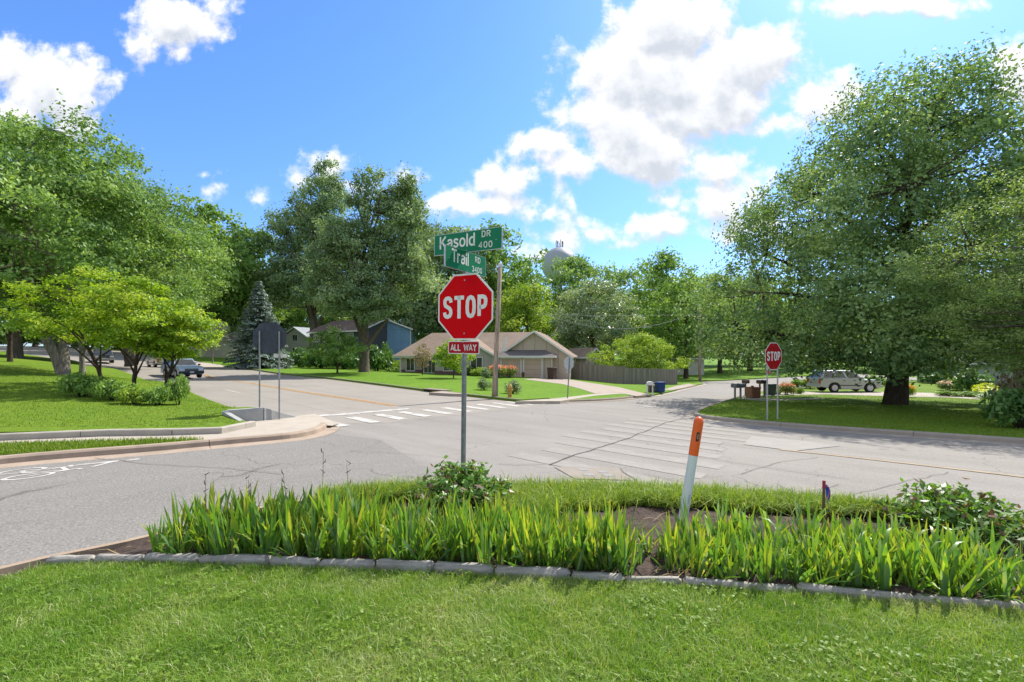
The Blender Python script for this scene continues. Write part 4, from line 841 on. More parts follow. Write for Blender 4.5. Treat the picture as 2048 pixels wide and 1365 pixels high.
def put_shrub(geo, loc, lm, label, cat='shrub', s=1., sz=None, rz=0., name='shrub', group=None):
    e = empty(name, loc, rz, label, cat, group); e.scale = (s, s, sz or s)
    for me, nm, mat in ((geo[0], 'stem', m_barkd), (geo[1], 'foliage', lm)):
        o = bpy.data.objects.new(nm, me); COL.objects.link(o); o.parent = e
        if not me.materials: me.materials.append(mat)
        o.material_slots[0].link = 'OBJECT'; o.material_slots[0].material = mat
    return e
S_a = shrub_geo(71, 1.0, 1.0, 2000, .15, lumps=14, up=.3, lump=.36); S_b = shrub_geo(72, 1.0, .8, 2600, .11, lumps=12); S_far = shrub_geo(73, 1.0, 1.2, 1700, .2, lumps=12); S_fl = shrub_geo(74, .9, 1.1, 2400, .12, top_red=.6, lumps=12); S_up = shrub_geo(75, .6, 1.0, 1800, .16, .22, 1., lumps=8, up=-.5)
for px, d, s, sz, lm, lab in ((165, 16.6, .85, .95, L_mid, 'leftmost spreading shrub under the dogwoods'), (228, 16.0, .72, .8, L_mid, 'shrub under the dogwood with forked trunk'), (272, 15.4, .62, .62, L_lim, 'low yellow green shrub between the dogwood trunks'),
                              (318, 15.6, .6, .75, L_mid, 'shrub at the foot of the leaning dogwood'), (356, 16.1, .42, 1.15, L_mid, 'upright sapling shrub right of the leaning dogwood')):
    x, y, _ = PX(px, d); put_shrub(S_a, (x, y, B(x, y)), lm, lab, s=s, sz=sz, rz=px)
# peonies in the front bed
def peony(seed, R, H):
    r = np.random.default_rng(seed); TV, TQ = [], []; nb = 0; P, Nn, tn, A = [], [], [], []
    for k in range(95):
        a = r.random()*6.28; q = r.random()**.55; e = np.array([R*q*math.cos(a), R*q*math.sin(a), H*(.95-.5*q**2)*(.75+.35*r.random())]); b = e*np.array([.12, .12, 0]); lp = bez(b, (e+b)/2+np.array([0, 0, H*.15]), e, 7)
        v, qq = tube_np(lp, np.linspace(.006, .0025, 7), 4); TV.append(v); TQ.append(qq+nb); nb += len(v)
        for j in range(2, 7):
            for w in range(5): P.append(lp[j]+r.normal(0, .035, 3)); Nn.append([math.cos(a)*.4, math.sin(a)*.4, .8]); tn.append((.22+.7*r.random()) if j < 6 or r.random() > .22 else .03*r.random())
    P = np.array(P); V = leaves_np(r, P, np.array(Nn), np.full(len(P), .092), .40, .5); return fast_mesh('stem', np.concatenate(TV), np.concatenate(TQ)), fast_mesh('foliage', V, np.arange(len(V)).reshape(-1, 4), None, {'tint': np.repeat(tn, 4)})
P1 = peony(81, .60, .56); P2 = peony(82, .62, .52)
x, y = G(922, 1018, .1); put_shrub(P1, (x, y, T(x, y)+.08), L_peo, 'dark leaved peony bush around the foot of the tall stop sign post', 'peony bush', name='peony_bush')
x, y = G(1915, 1075, .1); put_shrub(P2, (x, y, T(x, y)+.08), L_peo, 'dark leaved peony bush at the right end of the flowerbed', 'peony bush', name='peony_bush')
# around the tan and brown houses
for px, d, geo, s, sz, lm, lab, cat in (
    (600, 66, S_far, 1.9, 2.4, L_drk, 'dark clipped shrub below the brown roofed house, left end', 'shrub'), (640, 63, S_far, 2.3, 2.3, L_drk, 'dark shrub behind the small lawn tree', 'shrub'), (688, 64, S_far, 2.3, 2.4, L_drk, 'dark shrub left of the thick cottonwood trunk', 'shrub'),
    (752, 60, S_far, 1.8, 2.9, L_drk, 'tall dark evergreen shrub right of the cottonwood trunk', 'shrub'), (772, 62, S_far, 1.1, 3.3, L_drk, 'narrow dark evergreen shrub beside the blue house', 'shrub'), (565, 70, S_far, 1.8, 2.2, L_drk, 'dark shrub right of the spruce', 'shrub'),
    (520, 68, S_far, 2.6, .75, L_yel, 'low tan green shrub bed under the spruce', 'shrub'), (800, 62, S_up, 3., 1.5, L_lim, 'bright green grassy clump at the corner of the tan house', 'shrub'),
    (786, 60, S_far, .8, .6, L_mid, 'small green shrub left of the grassy clump', 'shrub'), (822, 62, S_far, 1.2, .6, L_drk, 'dark low shrub under the tan house window', 'shrub'), (870, 58, S_far, 1.5, .7, L_mid, 'low green shrub in front of the brick wall', 'shrub'),
    (936, 49, S_far, .95, .9, L_mid, 'rounded green shrub right of the stop sign post', 'shrub'), (957, 47.5, S_far, .9, .8, L_lim, 'yellow green shrub left of the flowering bush', 'shrub'), (972, 44, S_far, .55, .9, L_sil, 'small pale shrub before the yellow green one', 'shrub'),
    (996, 45, S_fl, 1.2, 1.35, L_pin, 'red flowering bush left of the garage', 'flower bush'), (1018, 46, S_fl, 1.0, 1.25, L_pin, 'red flowering bush nearest the garage door', 'flower bush'),
    (970, 30, S_up, 1.0, .75, L_sil, 'spiky grey green clump left of the utility pole', 'plant'), (1024, 27.8, S_up, .95, .8, L_sil, 'spiky grey green clump behind the fire hydrant', 'plant')):
    put_shrub(geo, base(px, d), lm, lab, cat, s, sz, px, 'flower_bush' if 'flower' in cat else ('garden_plant' if cat == 'plant' else 'shrub'))
# right garden
for px, d, geo, s, sz, lm, lab, cat in (
    (2044, 14.6, S_a, 1.0, 1.5, L_drk, 'dark shrub at the right edge of the shaded lawn', 'shrub'), (2052, 16.5, S_a, .8, 2.35, L_red, 'tall purplish shrub behind the dark one at the right edge', 'shrub'),
    (1945, 38, S_far, 1.35, 1.6, L_drk, 'large dark round shrub in the right garden', 'shrub'), (1922, 40, S_far, .9, 1.3, L_sil, 'grey green shrub left of the large round one', 'shrub'), (1868, 50, S_far, 1.3, 1.2, L_drk, 'dark shrub between the maple trunk and the garden', 'shrub'),
    (1895, 40, S_fl, .9, .9, L_lil, 'pale pink flowering clump in the right garden', 'flower bush'), (1975, 35, S_far, .95, .75, L_yel, 'bright yellow green shrub in the right garden', 'shrub'), (1997, 33, S_far, 1.1, .55, L_yel, 'golden low shrub right of the yellow green one', 'shrub'),
    (1900, 33.5, S_up, 1.3, .42, L_mid, 'low hosta clump at the left end of the garden border', 'plant'), (1928, 33, S_up, 1.3, .42, L_mid, 'low hosta clump in the middle of the garden border', 'plant'), (1955, 32.4, S_up, 1.3, .42, L_mid, 'low hosta clump at the right end of the garden border', 'plant'), (1990, 30.5, S_a, 1.1, .5, L_sil, 'pale low shrub in front of the golden one', 'shrub'),
    (1815, 33, S_fl, .55, .95, L_org, 'orange flowering lily clump right of the maple trunk', 'flower bush'), (1572, 36, S_fl, .85, 1.0, L_pin, 'pink flowering bush left of the parked truck', 'flower bush'), (1600, 37, S_up, .7, .55, L_mid, 'small spiky plant beside the pink bush', 'plant'), (1623, 45, S_up, 1.6, 1.0, L_lim, 'tall yellow green plant behind the parked truck', 'plant'), (1598, 46, S_up, 1.4, .9, L_mid, 'green plant left of the yellow green one', 'plant'),
    (1548, 36, S_far, .5, .35, L_mid, 'low plant at the foot of the mailboxes', 'plant'), (1750, 48, S_far, 1.0, 1.0, L_mid, 'green shrub at the front of the parked truck', 'shrub')):
    put_shrub(geo, base(px, d), lm, lab, cat, s, sz, px, 'flower_bush' if 'flower' in cat else ('garden_plant' if cat == 'plant' else 'shrub'))
# small trees on the house lawn
g = tree_geo(91, 4.6, 2.5, .24, DOME, 130, 60, .17, .1, .45, 9, .15, noise=.3, lean=(-.05, 0)); put_tree(g, base(675, 47), L_mid, m_barkd, 'small spreading lawn tree left of the thick cottonwood trunk', s=1.02, name='lawn_tree')
g = tree_geo(92, 3.3, 1.0, .22, OVAL, 70, 34, .12, .05, .26, 9, .2, noise=.3, uptip=.6); put_tree(g, base(845, 46.5), L_red, m_barkd, 'sparse purplish young tree left of the stop sign post', s=.98, name='lawn_tree')
g = tree_geo(93, 3.2, 1.5, .2, OVAL, 90, 60, .15, .05, .4, 9, .2, noise=.2); put_tree(g, base(907, 42.5), L_dog, m_barkd, 'bright green young tree behind the stop sign post', s=1.08, name='lawn_tree')

for px, d, s, lab in ((-40, 92, 5.5, 'dark hedge clump closing the view at the far left'), (40, 96, 5.0, 'green hedge clump beyond the road at the far left'), (110, 99, 4.5, 'leafy hedge clump beyond the road behind the double trunk'), (240, 100, 4.5, 'leafy hedge clump behind the dark blue truck'), (310, 98, 4.5, 'leafy hedge clump behind the silver pickup')):
    put_shrub(S_far, base(px, d), L_mid if px % 20 else L_oak, lab, s=s, sz=s*.75, rz=px, name='hedge_shrub')
# ------------------------------------------------------------ lettering
def text_geo(s, cap, bold=.012, xs=1., depth=.0015):
    """letters in the local X-Z plane, centred, facing -Y"""
    cu = bpy.data.curves.new('t', 'FONT'); cu.body = s; cu.size = 1; cu.align_x = 'LEFT'; cu.offset = bold; cu.resolution_u = 4
    o = bpy.data.objects.new('t', cu); COL.objects.link(o); dg = bpy.context.evaluated_depsgraph_get(); me = bpy.data.meshes.new_from_object(o.evaluated_get(dg))
    V = np.array([tuple(v.co) for v in me.vertices]); fs = [tuple(p.vertices) for p in me.polygons]; bpy.data.objects.remove(o); bpy.data.curves.remove(cu); bpy.data.meshes.remove(me)
    k = cap/.70; V = V*k; V[:, 0] *= xs; c = (V[:, 0].min()+V[:, 0].max())/2; base_ = 0
    return [(p[0]-c, -depth, p[1]-cap/2) for p in V], fs, V[:, 0].max()-V[:, 0].min()
# highway style capitals drawn as stroked paths in a unit-height box
GL = {'S': (.62, [[(.60, .76), (.56, .91), (.44, .985), (.30, 1), (.16, .975), (.04, .88), (.03, .72), (.10, .59), (.30, .515), (.48, .44), (.585, .33), (.59, .17), (.50, .055), (.32, 0), (.16, .015), (.05, .09), (.01, .24)]]),
      'T': (.58, [[(0, 1), (.58, 1)], [(.29, 1), (.29, 0)]]), 'O': (.62, [[(.31, 1), (.14, .95), (.03, .80), (0, .5), (.03, .2), (.14, .05), (.31, 0), (.48, .05), (.59, .2), (.62, .5), (.59, .8), (.48, .95), (.31, 1)]]),
      'P': (.56, [[(0, 0), (0, 1), (.30, 1), (.46, .96), (.55, .86), (.56, .74), (.53, .60), (.44, .50), (.30, .46), (0, .46)]]),
      'A': (.62, [[(0, 0), (.31, 1), (.62, 0)], [(.12, .3), (.5, .3)]]), 'L': (.5, [[(0, 1), (0, 0), (.5, 0)]]), 'W': (.86, [[(0, 1), (.2, 0), (.43, .9), (.66, 0), (.86, 1)]]), 'Y': (.6, [[(0, 1), (.3, .48), (.6, 1)], [(.3, .48), (.3, 0)]]), ' ': (.32, []),
      'D': (.58, [[(0, 0), (0, 1), (.26, 1), (.44, .94), (.55, .80), (.58, .5), (.55, .2), (.44, .06), (.26, 0), (0, 0)]]), 'R': (.58, [[(0, 0), (0, 1), (.32, 1), (.48, .95), (.56, .84), (.56, .68), (.48, .56), (.32, .51), (0, .51)], [(.3, .51), (.58, 0)]]),
      'K': (.6, [[(0, 0), (0, 1)], [(.56, 1), (.03, .42)], [(.2, .6), (.6, 0)]]), '0': (.56, [[(.28, 1), (.12, .95), (.02, .8), (0, .5), (.02, .2), (.12, .05), (.28, 0), (.44, .05), (.54, .2), (.56, .5), (.54, .8), (.44, .95), (.28, 1)]]),
      '4': (.6, [[(.44, 0), (.44, 1), (.0, .3), (.6, .3)]]), '3': (.54, [[(.02, .82), (.1, .95), (.26, 1), (.42, .96), (.51, .84), (.51, .68), (.42, .56), (.2, .53)], [(.2, .53), (.42, .5), (.53, .38), (.54, .2), (.44, .05), (.27, 0), (.1, .04), (.01, .18)]]),
      'a': (.5, [[(.04, .56), (.12, .68), (.26, .71), (.41, .68), (.48, .56), (.48, 0)], [(.48, .42), (.2, .40), (.05, .32), (.01, .2), (.05, .06), (.2, 0), (.36, .04), (.48, .16)]]),
      's': (.46, [[(.44, .57), (.36, .68), (.22, .71), (.08, .66), (.03, .54), (.08, .43), (.24, .36), (.40, .29), (.45, .18), (.38, .05), (.22, 0), (.08, .04), (0, .15)]]),
      'o': (.52, [[(.26, .71), (.1, .65), (.01, .5), (0, .355), (.01, .2), (.1, .06), (.26, 0), (.42, .06), (.51, .2), (.52, .355), (.51, .5), (.42, .65), (.26, .71)]]), 'l': (.06, [[(.03, 0), (.03, 1)]]),
      'd': (.5, [[(.5, 0), (.5, 1)], [(.5, .58), (.38, .69), (.24, .71), (.08, .62), (0, .46), (0, .25), (.08, .09), (.24, 0), (.38, .03), (.5, .13)]]), 'r': (.32, [[(0, 0), (0, .71)], [(0, .48), (.1, .64), (.2, .7), (.34, .69)]]), 'i': (.06, [[(.03, 0), (.03, .60)], [(.03, .90), (.03, .99)]]), 'X': (.5, [])}
def letters(b, s, x0, z0, h, w, sw, mi=0, y=-.002, gap=.16):
    """stroked letters h high, from x0 to x0+w on the baseline z0"""
    L = sum(GL[c][0] for c in s)+gap*(len(s)-1); x = 0; hs = h-sw; bx = (w-sw)/L
    for c in s:
        for path in GL[c][1]:
            P = [Vector((x0+sw/2+(x+px)*bx, 0, z0+sw/2+pz*hs)) for px, pz in path]
            closed = (P[0]-P[-1]).length < 1e-6; n = len(P); l, r = [], []
            for i, p in enumerate(P):
                a = P[i-1] if i else (P[-2] if closed else p); q = P[i+1] if i < n-1 else (P[1] if closed else p)
                t1 = (p-a).normalized() if (p-a).length > 1e-7 else (q-p).normalized(); t2 = (q-p).normalized() if (q-p).length > 1e-7 else t1
                t = (t1+t2).normalized() if (t1+t2).length > 1e-4 else t1; k = min(1/max(t.dot(t1), .45), 1.9); nn = Vector((-t.z, 0, t.x))*sw/2*k
                e = Vector()
                if not closed and i == 0: e = -t*sw*.5*(0 if n > 2 else 1)
                if not closed and i == n-1: e = t*sw*.5*(0 if n > 2 else 1)
                l.append(p+nn+e); r.append(p-nn+e)
            V = []
            for a, q in zip(l, r): V += [(a.x, y, a.z), (q.x, y, q.z)]
            b.add(V, [(2*i, 2*i+1, 2*i+3, 2*i+2) for i in range(n-1)], mi)
        x += GL[c][0]+gap
    return b
def octagon(R): return [(R*math.cos(math.pi/8+k*math.pi/4), R*math.sin(math.pi/8+k*math.pi/4)) for k in range(8)]
m_red = M('sign_red', (.64, .002, .006), .6, .06, 5, spec=.06); m_red_shade = M('sign_red_shade', (.36, .006, .012), .55, .1, 3, spec=.15); m_red3 = M('sign_red_plaque', (.40, .004, .010), .55, .08, 5, spec=.15)  # darker red of the right sign has the tree shade painted in
m_wht = M('sign_white', (.74, .72, .68), .5, .06, 6); m_grn = M('sign_green', (.002, .17, .075), .5, .07, 6, spec=.2); m_alu = M('aluminium', (.42, .43, .44), .42, .2, 12, metal=.6); m_galv = M('galvanised', (.20, .21, .21), .55, .3, 16, metal=.35); m_hole = M('hole_black', (.012, .012, .012), .9)
m_back = M('sign_back_dark', (.035, .042, .055), .6, .35, 5)
def plate(poly, th, name, mats, parent, y=0, bevel=0):
    b = MB(); b.prism([(x, y, z) for x, z in poly], (0, th, 0)); return b.build(name, mats, parent, bevel=bevel)
def rrect(w, h, r, n=5, cx=0, cz=0):
    o = []
    for sx, sz, a0 in ((1, 1, 0), (-1, 1, 90), (-1, -1, 180), (1, -1, 270)):
        for k in range(n+1): a = math.radians(a0+90*k/n); o.append((cx+sx*(w/2-r)+r*math.cos(a), cz+sz*(h/2-r)+r*math.sin(a)))
    return o
def bolts(parent, L, y, r=.011, mat=None):
    for x, z in L:
        b = MB(); b.tube([(x, y, z), (x, y-.008, z)], [r, r*.8], 8); b.build('bolt', mat or m_alu, parent)
def stop_plate(parent, zc, Wd, mred, y=-.03, x=0, front=True):
    R = Wd/2/math.cos(math.pi/8)
    p = plate([(x+a, zc+c) for a, c in octagon(R)], .004, 'stop_plate', m_wht if front else m_back, parent, y)
    if front:
        k = .948; plate([(x+a*k, zc+c*k) for a, c in octagon(R)], .0015, 'red_field', mred, p, y-.0025)
        b = MB(); h = Wd*.345; letters(b, 'STOP', x-Wd*.405, zc-h/2, h, Wd*.81, Wd*.060, y=y-.0045, gap=.44); b.build('lettering', m_wht, p)
        bolts(p, [(x, zc+Wd*.40), (x, zc-Wd*.40)], y-.003, Wd*.012)
    return p
def allway(parent, zc, w, h, mred, y=-.03, x=0):
    p = plate(rrect(w, h, h*.12, cx=x, cz=zc), .003, 'all_way_plate', m_wht, parent, y); plate(rrect(w*.955, h*.87, h*.09, cx=x, cz=zc), .0015, 'red_field', mred, p, y-.0022)
    b = MB(); letters(b, 'ALL WAY', x-w*.42, zc-h*.27, h*.54, w*.84, h*.085, y=y-.004, gap=.2); b.build('lettering', m_wht, p); bolts(p, [(x, zc+h*.42), (x, zc-h*.42)], y-.003, .009); return p
def sq_post(parent, x, y, z0, z1, w=.045, holes=True, mat=None):
    b = MB(); b.box((x, y, (z0+z1)/2), (w, w, z1-z0)); p = b.build('post', mat or m_galv, parent, bevel=.005)
    if holes:
        c = MB(); z = z0+.12
        while z < z1-.03:
            for k in range(1):
                c.add([(x+.0055*math.cos(a), y-w/2-.0012, z+.0055*math.sin(a)) for a in np.linspace(0, 2*math.pi, 9)[:-1]], [tuple(range(8))]); c.add([(x+w/2+.0012, y+.0055*math.cos(a), z+.0055*math.sin(a)) for a in np.linspace(0, 2*math.pi, 9)[:-1]], [tuple(range(8))])
                c.add([(x-w/2-.0012, y+.0055*math.cos(a), z+.0055*math.sin(a)) for a in np.linspace(0, 2*math.pi, 9)[:-1]], [tuple(range(8))])
            z += .0254*1.0
        c.build('post_holes', m_hole, p)
    return p
# --- the main stop sign with its street name blades
def main_sign():
    d = 6.6; x = (926-CX)/F*d; z0 = T(x, d)+.05; th = math.radians(-29)
    r = empty('stop_sign', (x, d, z0), th, 'tall red stop sign with two green street name blades standing in the flowerbed', 'stop sign'); r.rotation_euler = (0, math.radians(.7), th)
    q = lambda py: ZP(py, d)-z0
    sq_post(r, 0, 0, -.3, q(545), .052); stop_plate(r, q(615), .914, m_red, -.031, x=.02); allway(r, q(695.5), .52, .178, m_red3, -.031, x=.006)
    def blade(zc, L, h, side, name, num, suf, words, xo=0.):
        e = MB(); b = MB()
        rt = Matrix.Rotation(0 if side == 0 else math.pi/2, 4, 'Z')
        def tr(o): o.data.transform(rt); o.data.update(); return o
        e.prism([(px, -.012, pz) for px, pz in rrect(L, h, .018, cx=xo, cz=zc)], (0, .024, 0)); p = tr(e.build('street_name_blade', m_alu, r))
        f = MB()
        for y, sgn in ((-.0135, 1),): f.prism([(px, y, pz) for px, pz in rrect(L-.02, h-.012, .016, cx=xo, cz=zc)], (0, .001, 0))
        tr(f.build('green_face', m_grn, p))
        for (s, x0, z1, hh, w, sw) in words:
            b = MB(); letters(b, s, xo+x0, zc+z1, hh, w, sw, y=-.0150, gap=.24 if len(s) > 4 or s == 'Trail' else .36)
            tr(b.build('lettering', m_wht, p))
        bo = MB()
        for bx, bz in ((xo-L*.42, -.02), (xo+L*.42, -.02), (xo, h*.42), (xo, -h*.40)): bo.tube([(bx, -.0135, zc+bz), (bx, -.019, zc+bz)], [.007, .006], 8)
        tr(bo.build('bolt', m_alu, p)); return p
    blade(q(524), .98, .288, 1, 'Trail', '3400', 'RD', [('Trail', -.355, -.055, .175, .40, .026), ('RD', .205, .025, .085, .135, .013), ('3400', .125, -.115, .082, .26, .0115)], .02)
    blade(q(485.5), 1.13, .292, 0, 'Kasold', '400', 'DR', [('Kasold', -.465, -.065, .178, .60, .026), ('DR', .245, .035, .088, .14, .013), ('400', .195, -.112, .088, .22, .0125)], .03)
main_sign()
# --- stop sign of the far right corner, on two posts
def right_sign():
    x, d = G(1536, 848, .0); z0 = T(x, d)+.1; th = math.radians(29)
    r = empty('stop_sign', (x, d, z0), th, 'red stop sign with tree shade put into its colour, on two pale posts on the shaded right lawn', 'stop sign')
    k = d/F; zc = ZP(713, d)-z0; Wd = 55*k
    for xx, nm in ((0, 0), (.62, 1)):
        b = MB(); b.tube([(xx, .03, -.3), (xx, .03, zc+.30)], .027, 10); b.build('post', M('post_pale', (.42, .42, .39), .6, .15, 8, metal=.2), r)
    stop_plate(r, zc, Wd, m_red_shade, -.002, x=.33); allway(r, ZP(744.5, d)-z0, .30, .125, m_red_shade, -.002, x=.03)
right_sign()
# --- stop sign seen from behind, left corner
def left_sign():
    d = 14.3; x = (539-CX)/F*d; z0 = B(-7.9, 14.3); th = math.radians(180+15); r = empty('stop_sign', (x, d, z0), th, 'black back of an octagonal sign on two grey posts above the small retaining wall', 'stop sign')
    zc = ZP(676, d)-z0; stop_plate(r, zc, .93, m_back, -.03, front=False)
    b = MB(); 
    for k in range(7): b.tube([(.1*math.sin(k*2.3), -.024, zc+.09*k-.27), (.1*math.sin(k*2.3), -.0225, zc+.09*k-.27)], [.006, .006], 6)
    for xx, py in ((.27, 655), (-.27, 655)): c = MB(); c.box((xx, .0, (zc+.30-.75)/2-.1), (.04, .045, zc+.30+.75)); c.build('post', M('post_grey', (.25, .255, .25), .5, .2, 9, metal=.4), r, bevel=.006)
    plate(rrect(.36, .115, .012, cx=-.29, cz=ZP(712, d)-z0), .003, 'small_plate', M('plate_cream', (.55, .55, .48), .5), r, -.03)
left_sign()
def back_sign():
    x, d = G(1135, 797, .13); z0 = T(x, d)+.13; th = math.radians(180+37); r = empty('stop_sign', (x, d, z0), th, 'silver back of a stop sign on a thin leaning post before the driveway', 'stop sign'); r.rotation_euler = (0, math.radians(-4.2), th)
    zc = ZP(727, d)-z0; R = .36/math.cos(math.pi/8); m = M('sign_back_silver', (.55, .57, .56), .5, .1, 5)
    plate([(a, zc+c) for a, c in octagon(R)], .004, 'stop_plate', m, r, -.035); plate(rrect(.34, .14, .01, cz=zc-.47), .003, 'small_plate', m, r, -.035)
    b = MB(); b.tube([(0, 0, -.3), (0, 0, zc+.30)], .03, 8); b.build('post', m_galv, r)
back_sign()
# --- marker post
def marker():
    x, d = G(1361, 1068, .08); z0 = T(x, d)+.08; H = ZP(828, d)-z0; r = empty('marker_post', (x, d, z0), 0, 'leaning white utility marker post with an orange top standing among the irises', 'marker post'); r.rotation_euler = (0, math.radians(9.2), 0)
    s = math.hypot(H, 40*d/F); R = .046; b = MB(); b.lathe([(R, -.25), (R, 0), (R*.98, s*.66)], 28); b.build('tube', M('marker_white', (.62, .65, .62), .4, .06, 5), r, smooth=False)
    c = MB(); c.lathe([(R*1.02, s*.655), (R*1.03, s*.93)]+[(R*1.03*math.cos(a), s*.93+R*1.2*math.sin(a)) for a in np.linspace(.15, 1.5, 8)], 28); o = c.build('cap', M('marker_orange', (.80, .115, .012), .38, .06, 6), r)
    # dark label on the cap, wrapped round it
    e = MB(); V = []; n = 6; a0, a1 = math.radians(-112), math.radians(-78)
    for k in range(n+1):
        for z in (s*.775, s*.85): a = a0+(a1-a0)*k/n; V.append((R*1.055*math.cos(a), R*1.055*math.sin(a), z))
    e.add(V, [(2*k, 2*k+2, 2*k+3, 2*k+1) for k in range(n)]); l = e.build('label', M('label_black', (.02, .016, .015), .5), o)
    f = MB()
    for k, zz in enumerate((.80, .814, .829)):
        for q in range(2): a = math.radians(-98+q*7); f.add([(R*1.065*math.cos(a+da), R*1.065*math.sin(a+da), s*zz+dz) for da, dz in ((-.05, -.006), (.05, -.006), (.05, .006), (-.05, .006))], [(0, 1, 2, 3)])
    f.build('label_marks', M('label_grey', (.35, .33, .3), .6), l)
    g = MB(); V = []; a0, a1 = math.radians(-88), math.radians(-58)
    for k, (zz, w) in enumerate(((.27, .5), (.285, .9), (.30, .6), (.315, .9), (.33, .5))): g.add([(R*1.012*math.cos(a), R*1.012*math.sin(a), s*zz+dz) for a, dz in ((a0, -.008), (a0+(a1-a0)*w, -.006), (a0+(a1-a0)*w, .006), (a0, .004))], [(0, 1, 2, 3)])
    g.build('scuff_mark', M('scuff', (.30, .30, .29), .7), r)
marker()
# --- survey stake with ribbons
def stake():
    x, d = G(1646, 1062, .1); z0 = T(x, d)+.08; H = ZP(962, d)-z0; r = empty('survey_stake', (x, d, z0), .3, 'thin wooden survey stake with red top and blue ribbon in the flowerbed', 'survey stake'); r.rotation_euler = (0, math.radians(1.5), .3)
    b = MB(); b.box((0, 0, H*.39), (.024, .016, H*1.16)); b.build('stake', M('stake_wood', (.16, .085, .055), .85, .3, 10), r, bevel=.002); c = MB(); c.box((0, 0, H*.93), (.026, .019, H*.15)); c.build('painted_top', M('stake_red', (.36, .03, .05), .6), r, bevel=.002)
    for nm, col, sx, ph in (('blue_ribbon', (.02, .06, .34), .06, 0), ('blue_ribbon', (.02, .08, .38), .03, 1.2), ('pink_ribbon', (.75, .16, .26), .045, .6)):
        e = MB(); V = []
        for k in range(9): u = k/8; y = .012*math.sin(ph+5*u); xx = .016+sx*(u**.6)+.008*math.sin(7*u+ph); z = H*.93-u*.25-.02*ph; V += [(xx-.009, -.012+y, z), (xx+.009, -.012-y, z)]
        e.add(V, [(2*k, 2*k+1, 2*k+3, 2*k+2) for k in range(8)]); e.build(nm, M(nm+str(ph), col, .5), r)
stake()

# ------------------------------------------------------------ street furniture
def hydrant():
    x, d = G(1020, 795, .13); z = T(x, d)+.13; r = empty('fire_hydrant', (x, d, z-.02), .4, 'yellow brown fire hydrant on the house lawn right of the utility pole', 'fire hydrant'); m = M('hydrant_yellow', (.46, .27, .06), .5, .18, 8); k = 30*d/F/.86
    b = MB(); b.lathe([(p*k, q*k) for p, q in ((.17, 0), (.17, .04), (.11, .05), (.105, .14), (.15, .15), (.15, .19), (.10, .20), (.095, .50), (.13, .51), (.13, .55))], 16); b.build('barrel', m, r)
    c = MB(); c.lathe([(p*k, q*k) for p, q in ((.13, .552), (.135, .58), (.12, .66), (.07, .74), (.03, .76), (.03, .82), (.018, .84))], 16); c.build('bonnet', m, r)
    for a, L in ((0, .19), (math.pi, .19), (-math.pi/2, .22)):
        e = MB(); e.tube([(math.cos(a)*.07*k, math.sin(a)*.07*k, .43*k), (math.cos(a)*(L-.05)*k, math.sin(a)*(L-.05)*k, .43*k)], .045*k, 10); e.tube([(math.cos(a)*(L-.06)*k, math.sin(a)*(L-.06)*k, .43*k), (math.cos(a)*L*k, math.sin(a)*L*k, .43*k)], .065*k, 8); e.build('nozzle', m, r)
hydrant()
def pole(px0, py0, px1, py1, d, R, col, label, cap):
    x0 = (px0-CX)/F*d; z0 = T(x0, d)+.1; x1 = (px1-CX)/F*d; z1 = ZP(py1, d); r = empty('utility_pole', (x0, d, z0), 0, label, 'utility pole'); b = MB(); dx, h = x1-x0, z1-z0
    b.tube([(dx*t, 0, -.4+(h+.4)*t) for t in (0, .3, .6, 1)], [R*1.12, R*1.05, R*.95, R*.82], 12); b.build('shaft', bark_mat('pole_wood', col, (7, 7, .7)), r, smooth=True)
    if cap: c = MB(); c.lathe([(R*.9, -.12), (R*.9, .06), (R*.5, .10)], 12, (dx, 0, h)); c.tube([(dx-R, -.02, h-.35), (dx-R*1.7, -.05, h-.3), (dx-R*1.4, -.03, h+.02)], .03, 6); c.build('cap', M('pole_cap', (.55, .56, .55), .5), r)
    return r, Vector((x1, d, z1))
D1 = G(988, 794, .13)[1]
p1_, top1 = pole(988, 794, 1000.5, 530, D1, .125, (.36, .29, .22), 'bare weathered wooden utility pole leaning slightly right of the stop sign', True)
c = MB(); c.tube([(.19, -.1, -.2), (.19, -.1, 2.1)], .03, 6); c.build('conduit', m_galv, p1_)
p2_, top2 = pole(1400, 744, 1399, 610, 60, .17, (.34, .25, .20), 'far wooden utility pole with cables at the bend of the road', True)
def wire(a, b, sag, label, n=24, r_=.016):
    m = MB(); P = []
    for k in range(n+1): t = k/n; p = a.lerp(b, t); P.append((p.x, p.y, p.z-sag*4*t*(1-t)))
    m.tube(P, r_, 5); o = m.build('overhead_wire', M('wire_grey', (.30, .31, .31), .5), None); tag(o, label, 'wire')
wire(top2+Vector((0, 0, -.6)), Vector(((1082-CX)/F*52, 52, ZP(625, 52))), 2.1, 'thick sagging cable from the far pole to the tan house')
wire(top2+Vector((0, 0, -1.2)), Vector(((1080-CX)/F*56, 56, ZP(629, 56))), .15, 'thin nearly straight wire below the far pole top')
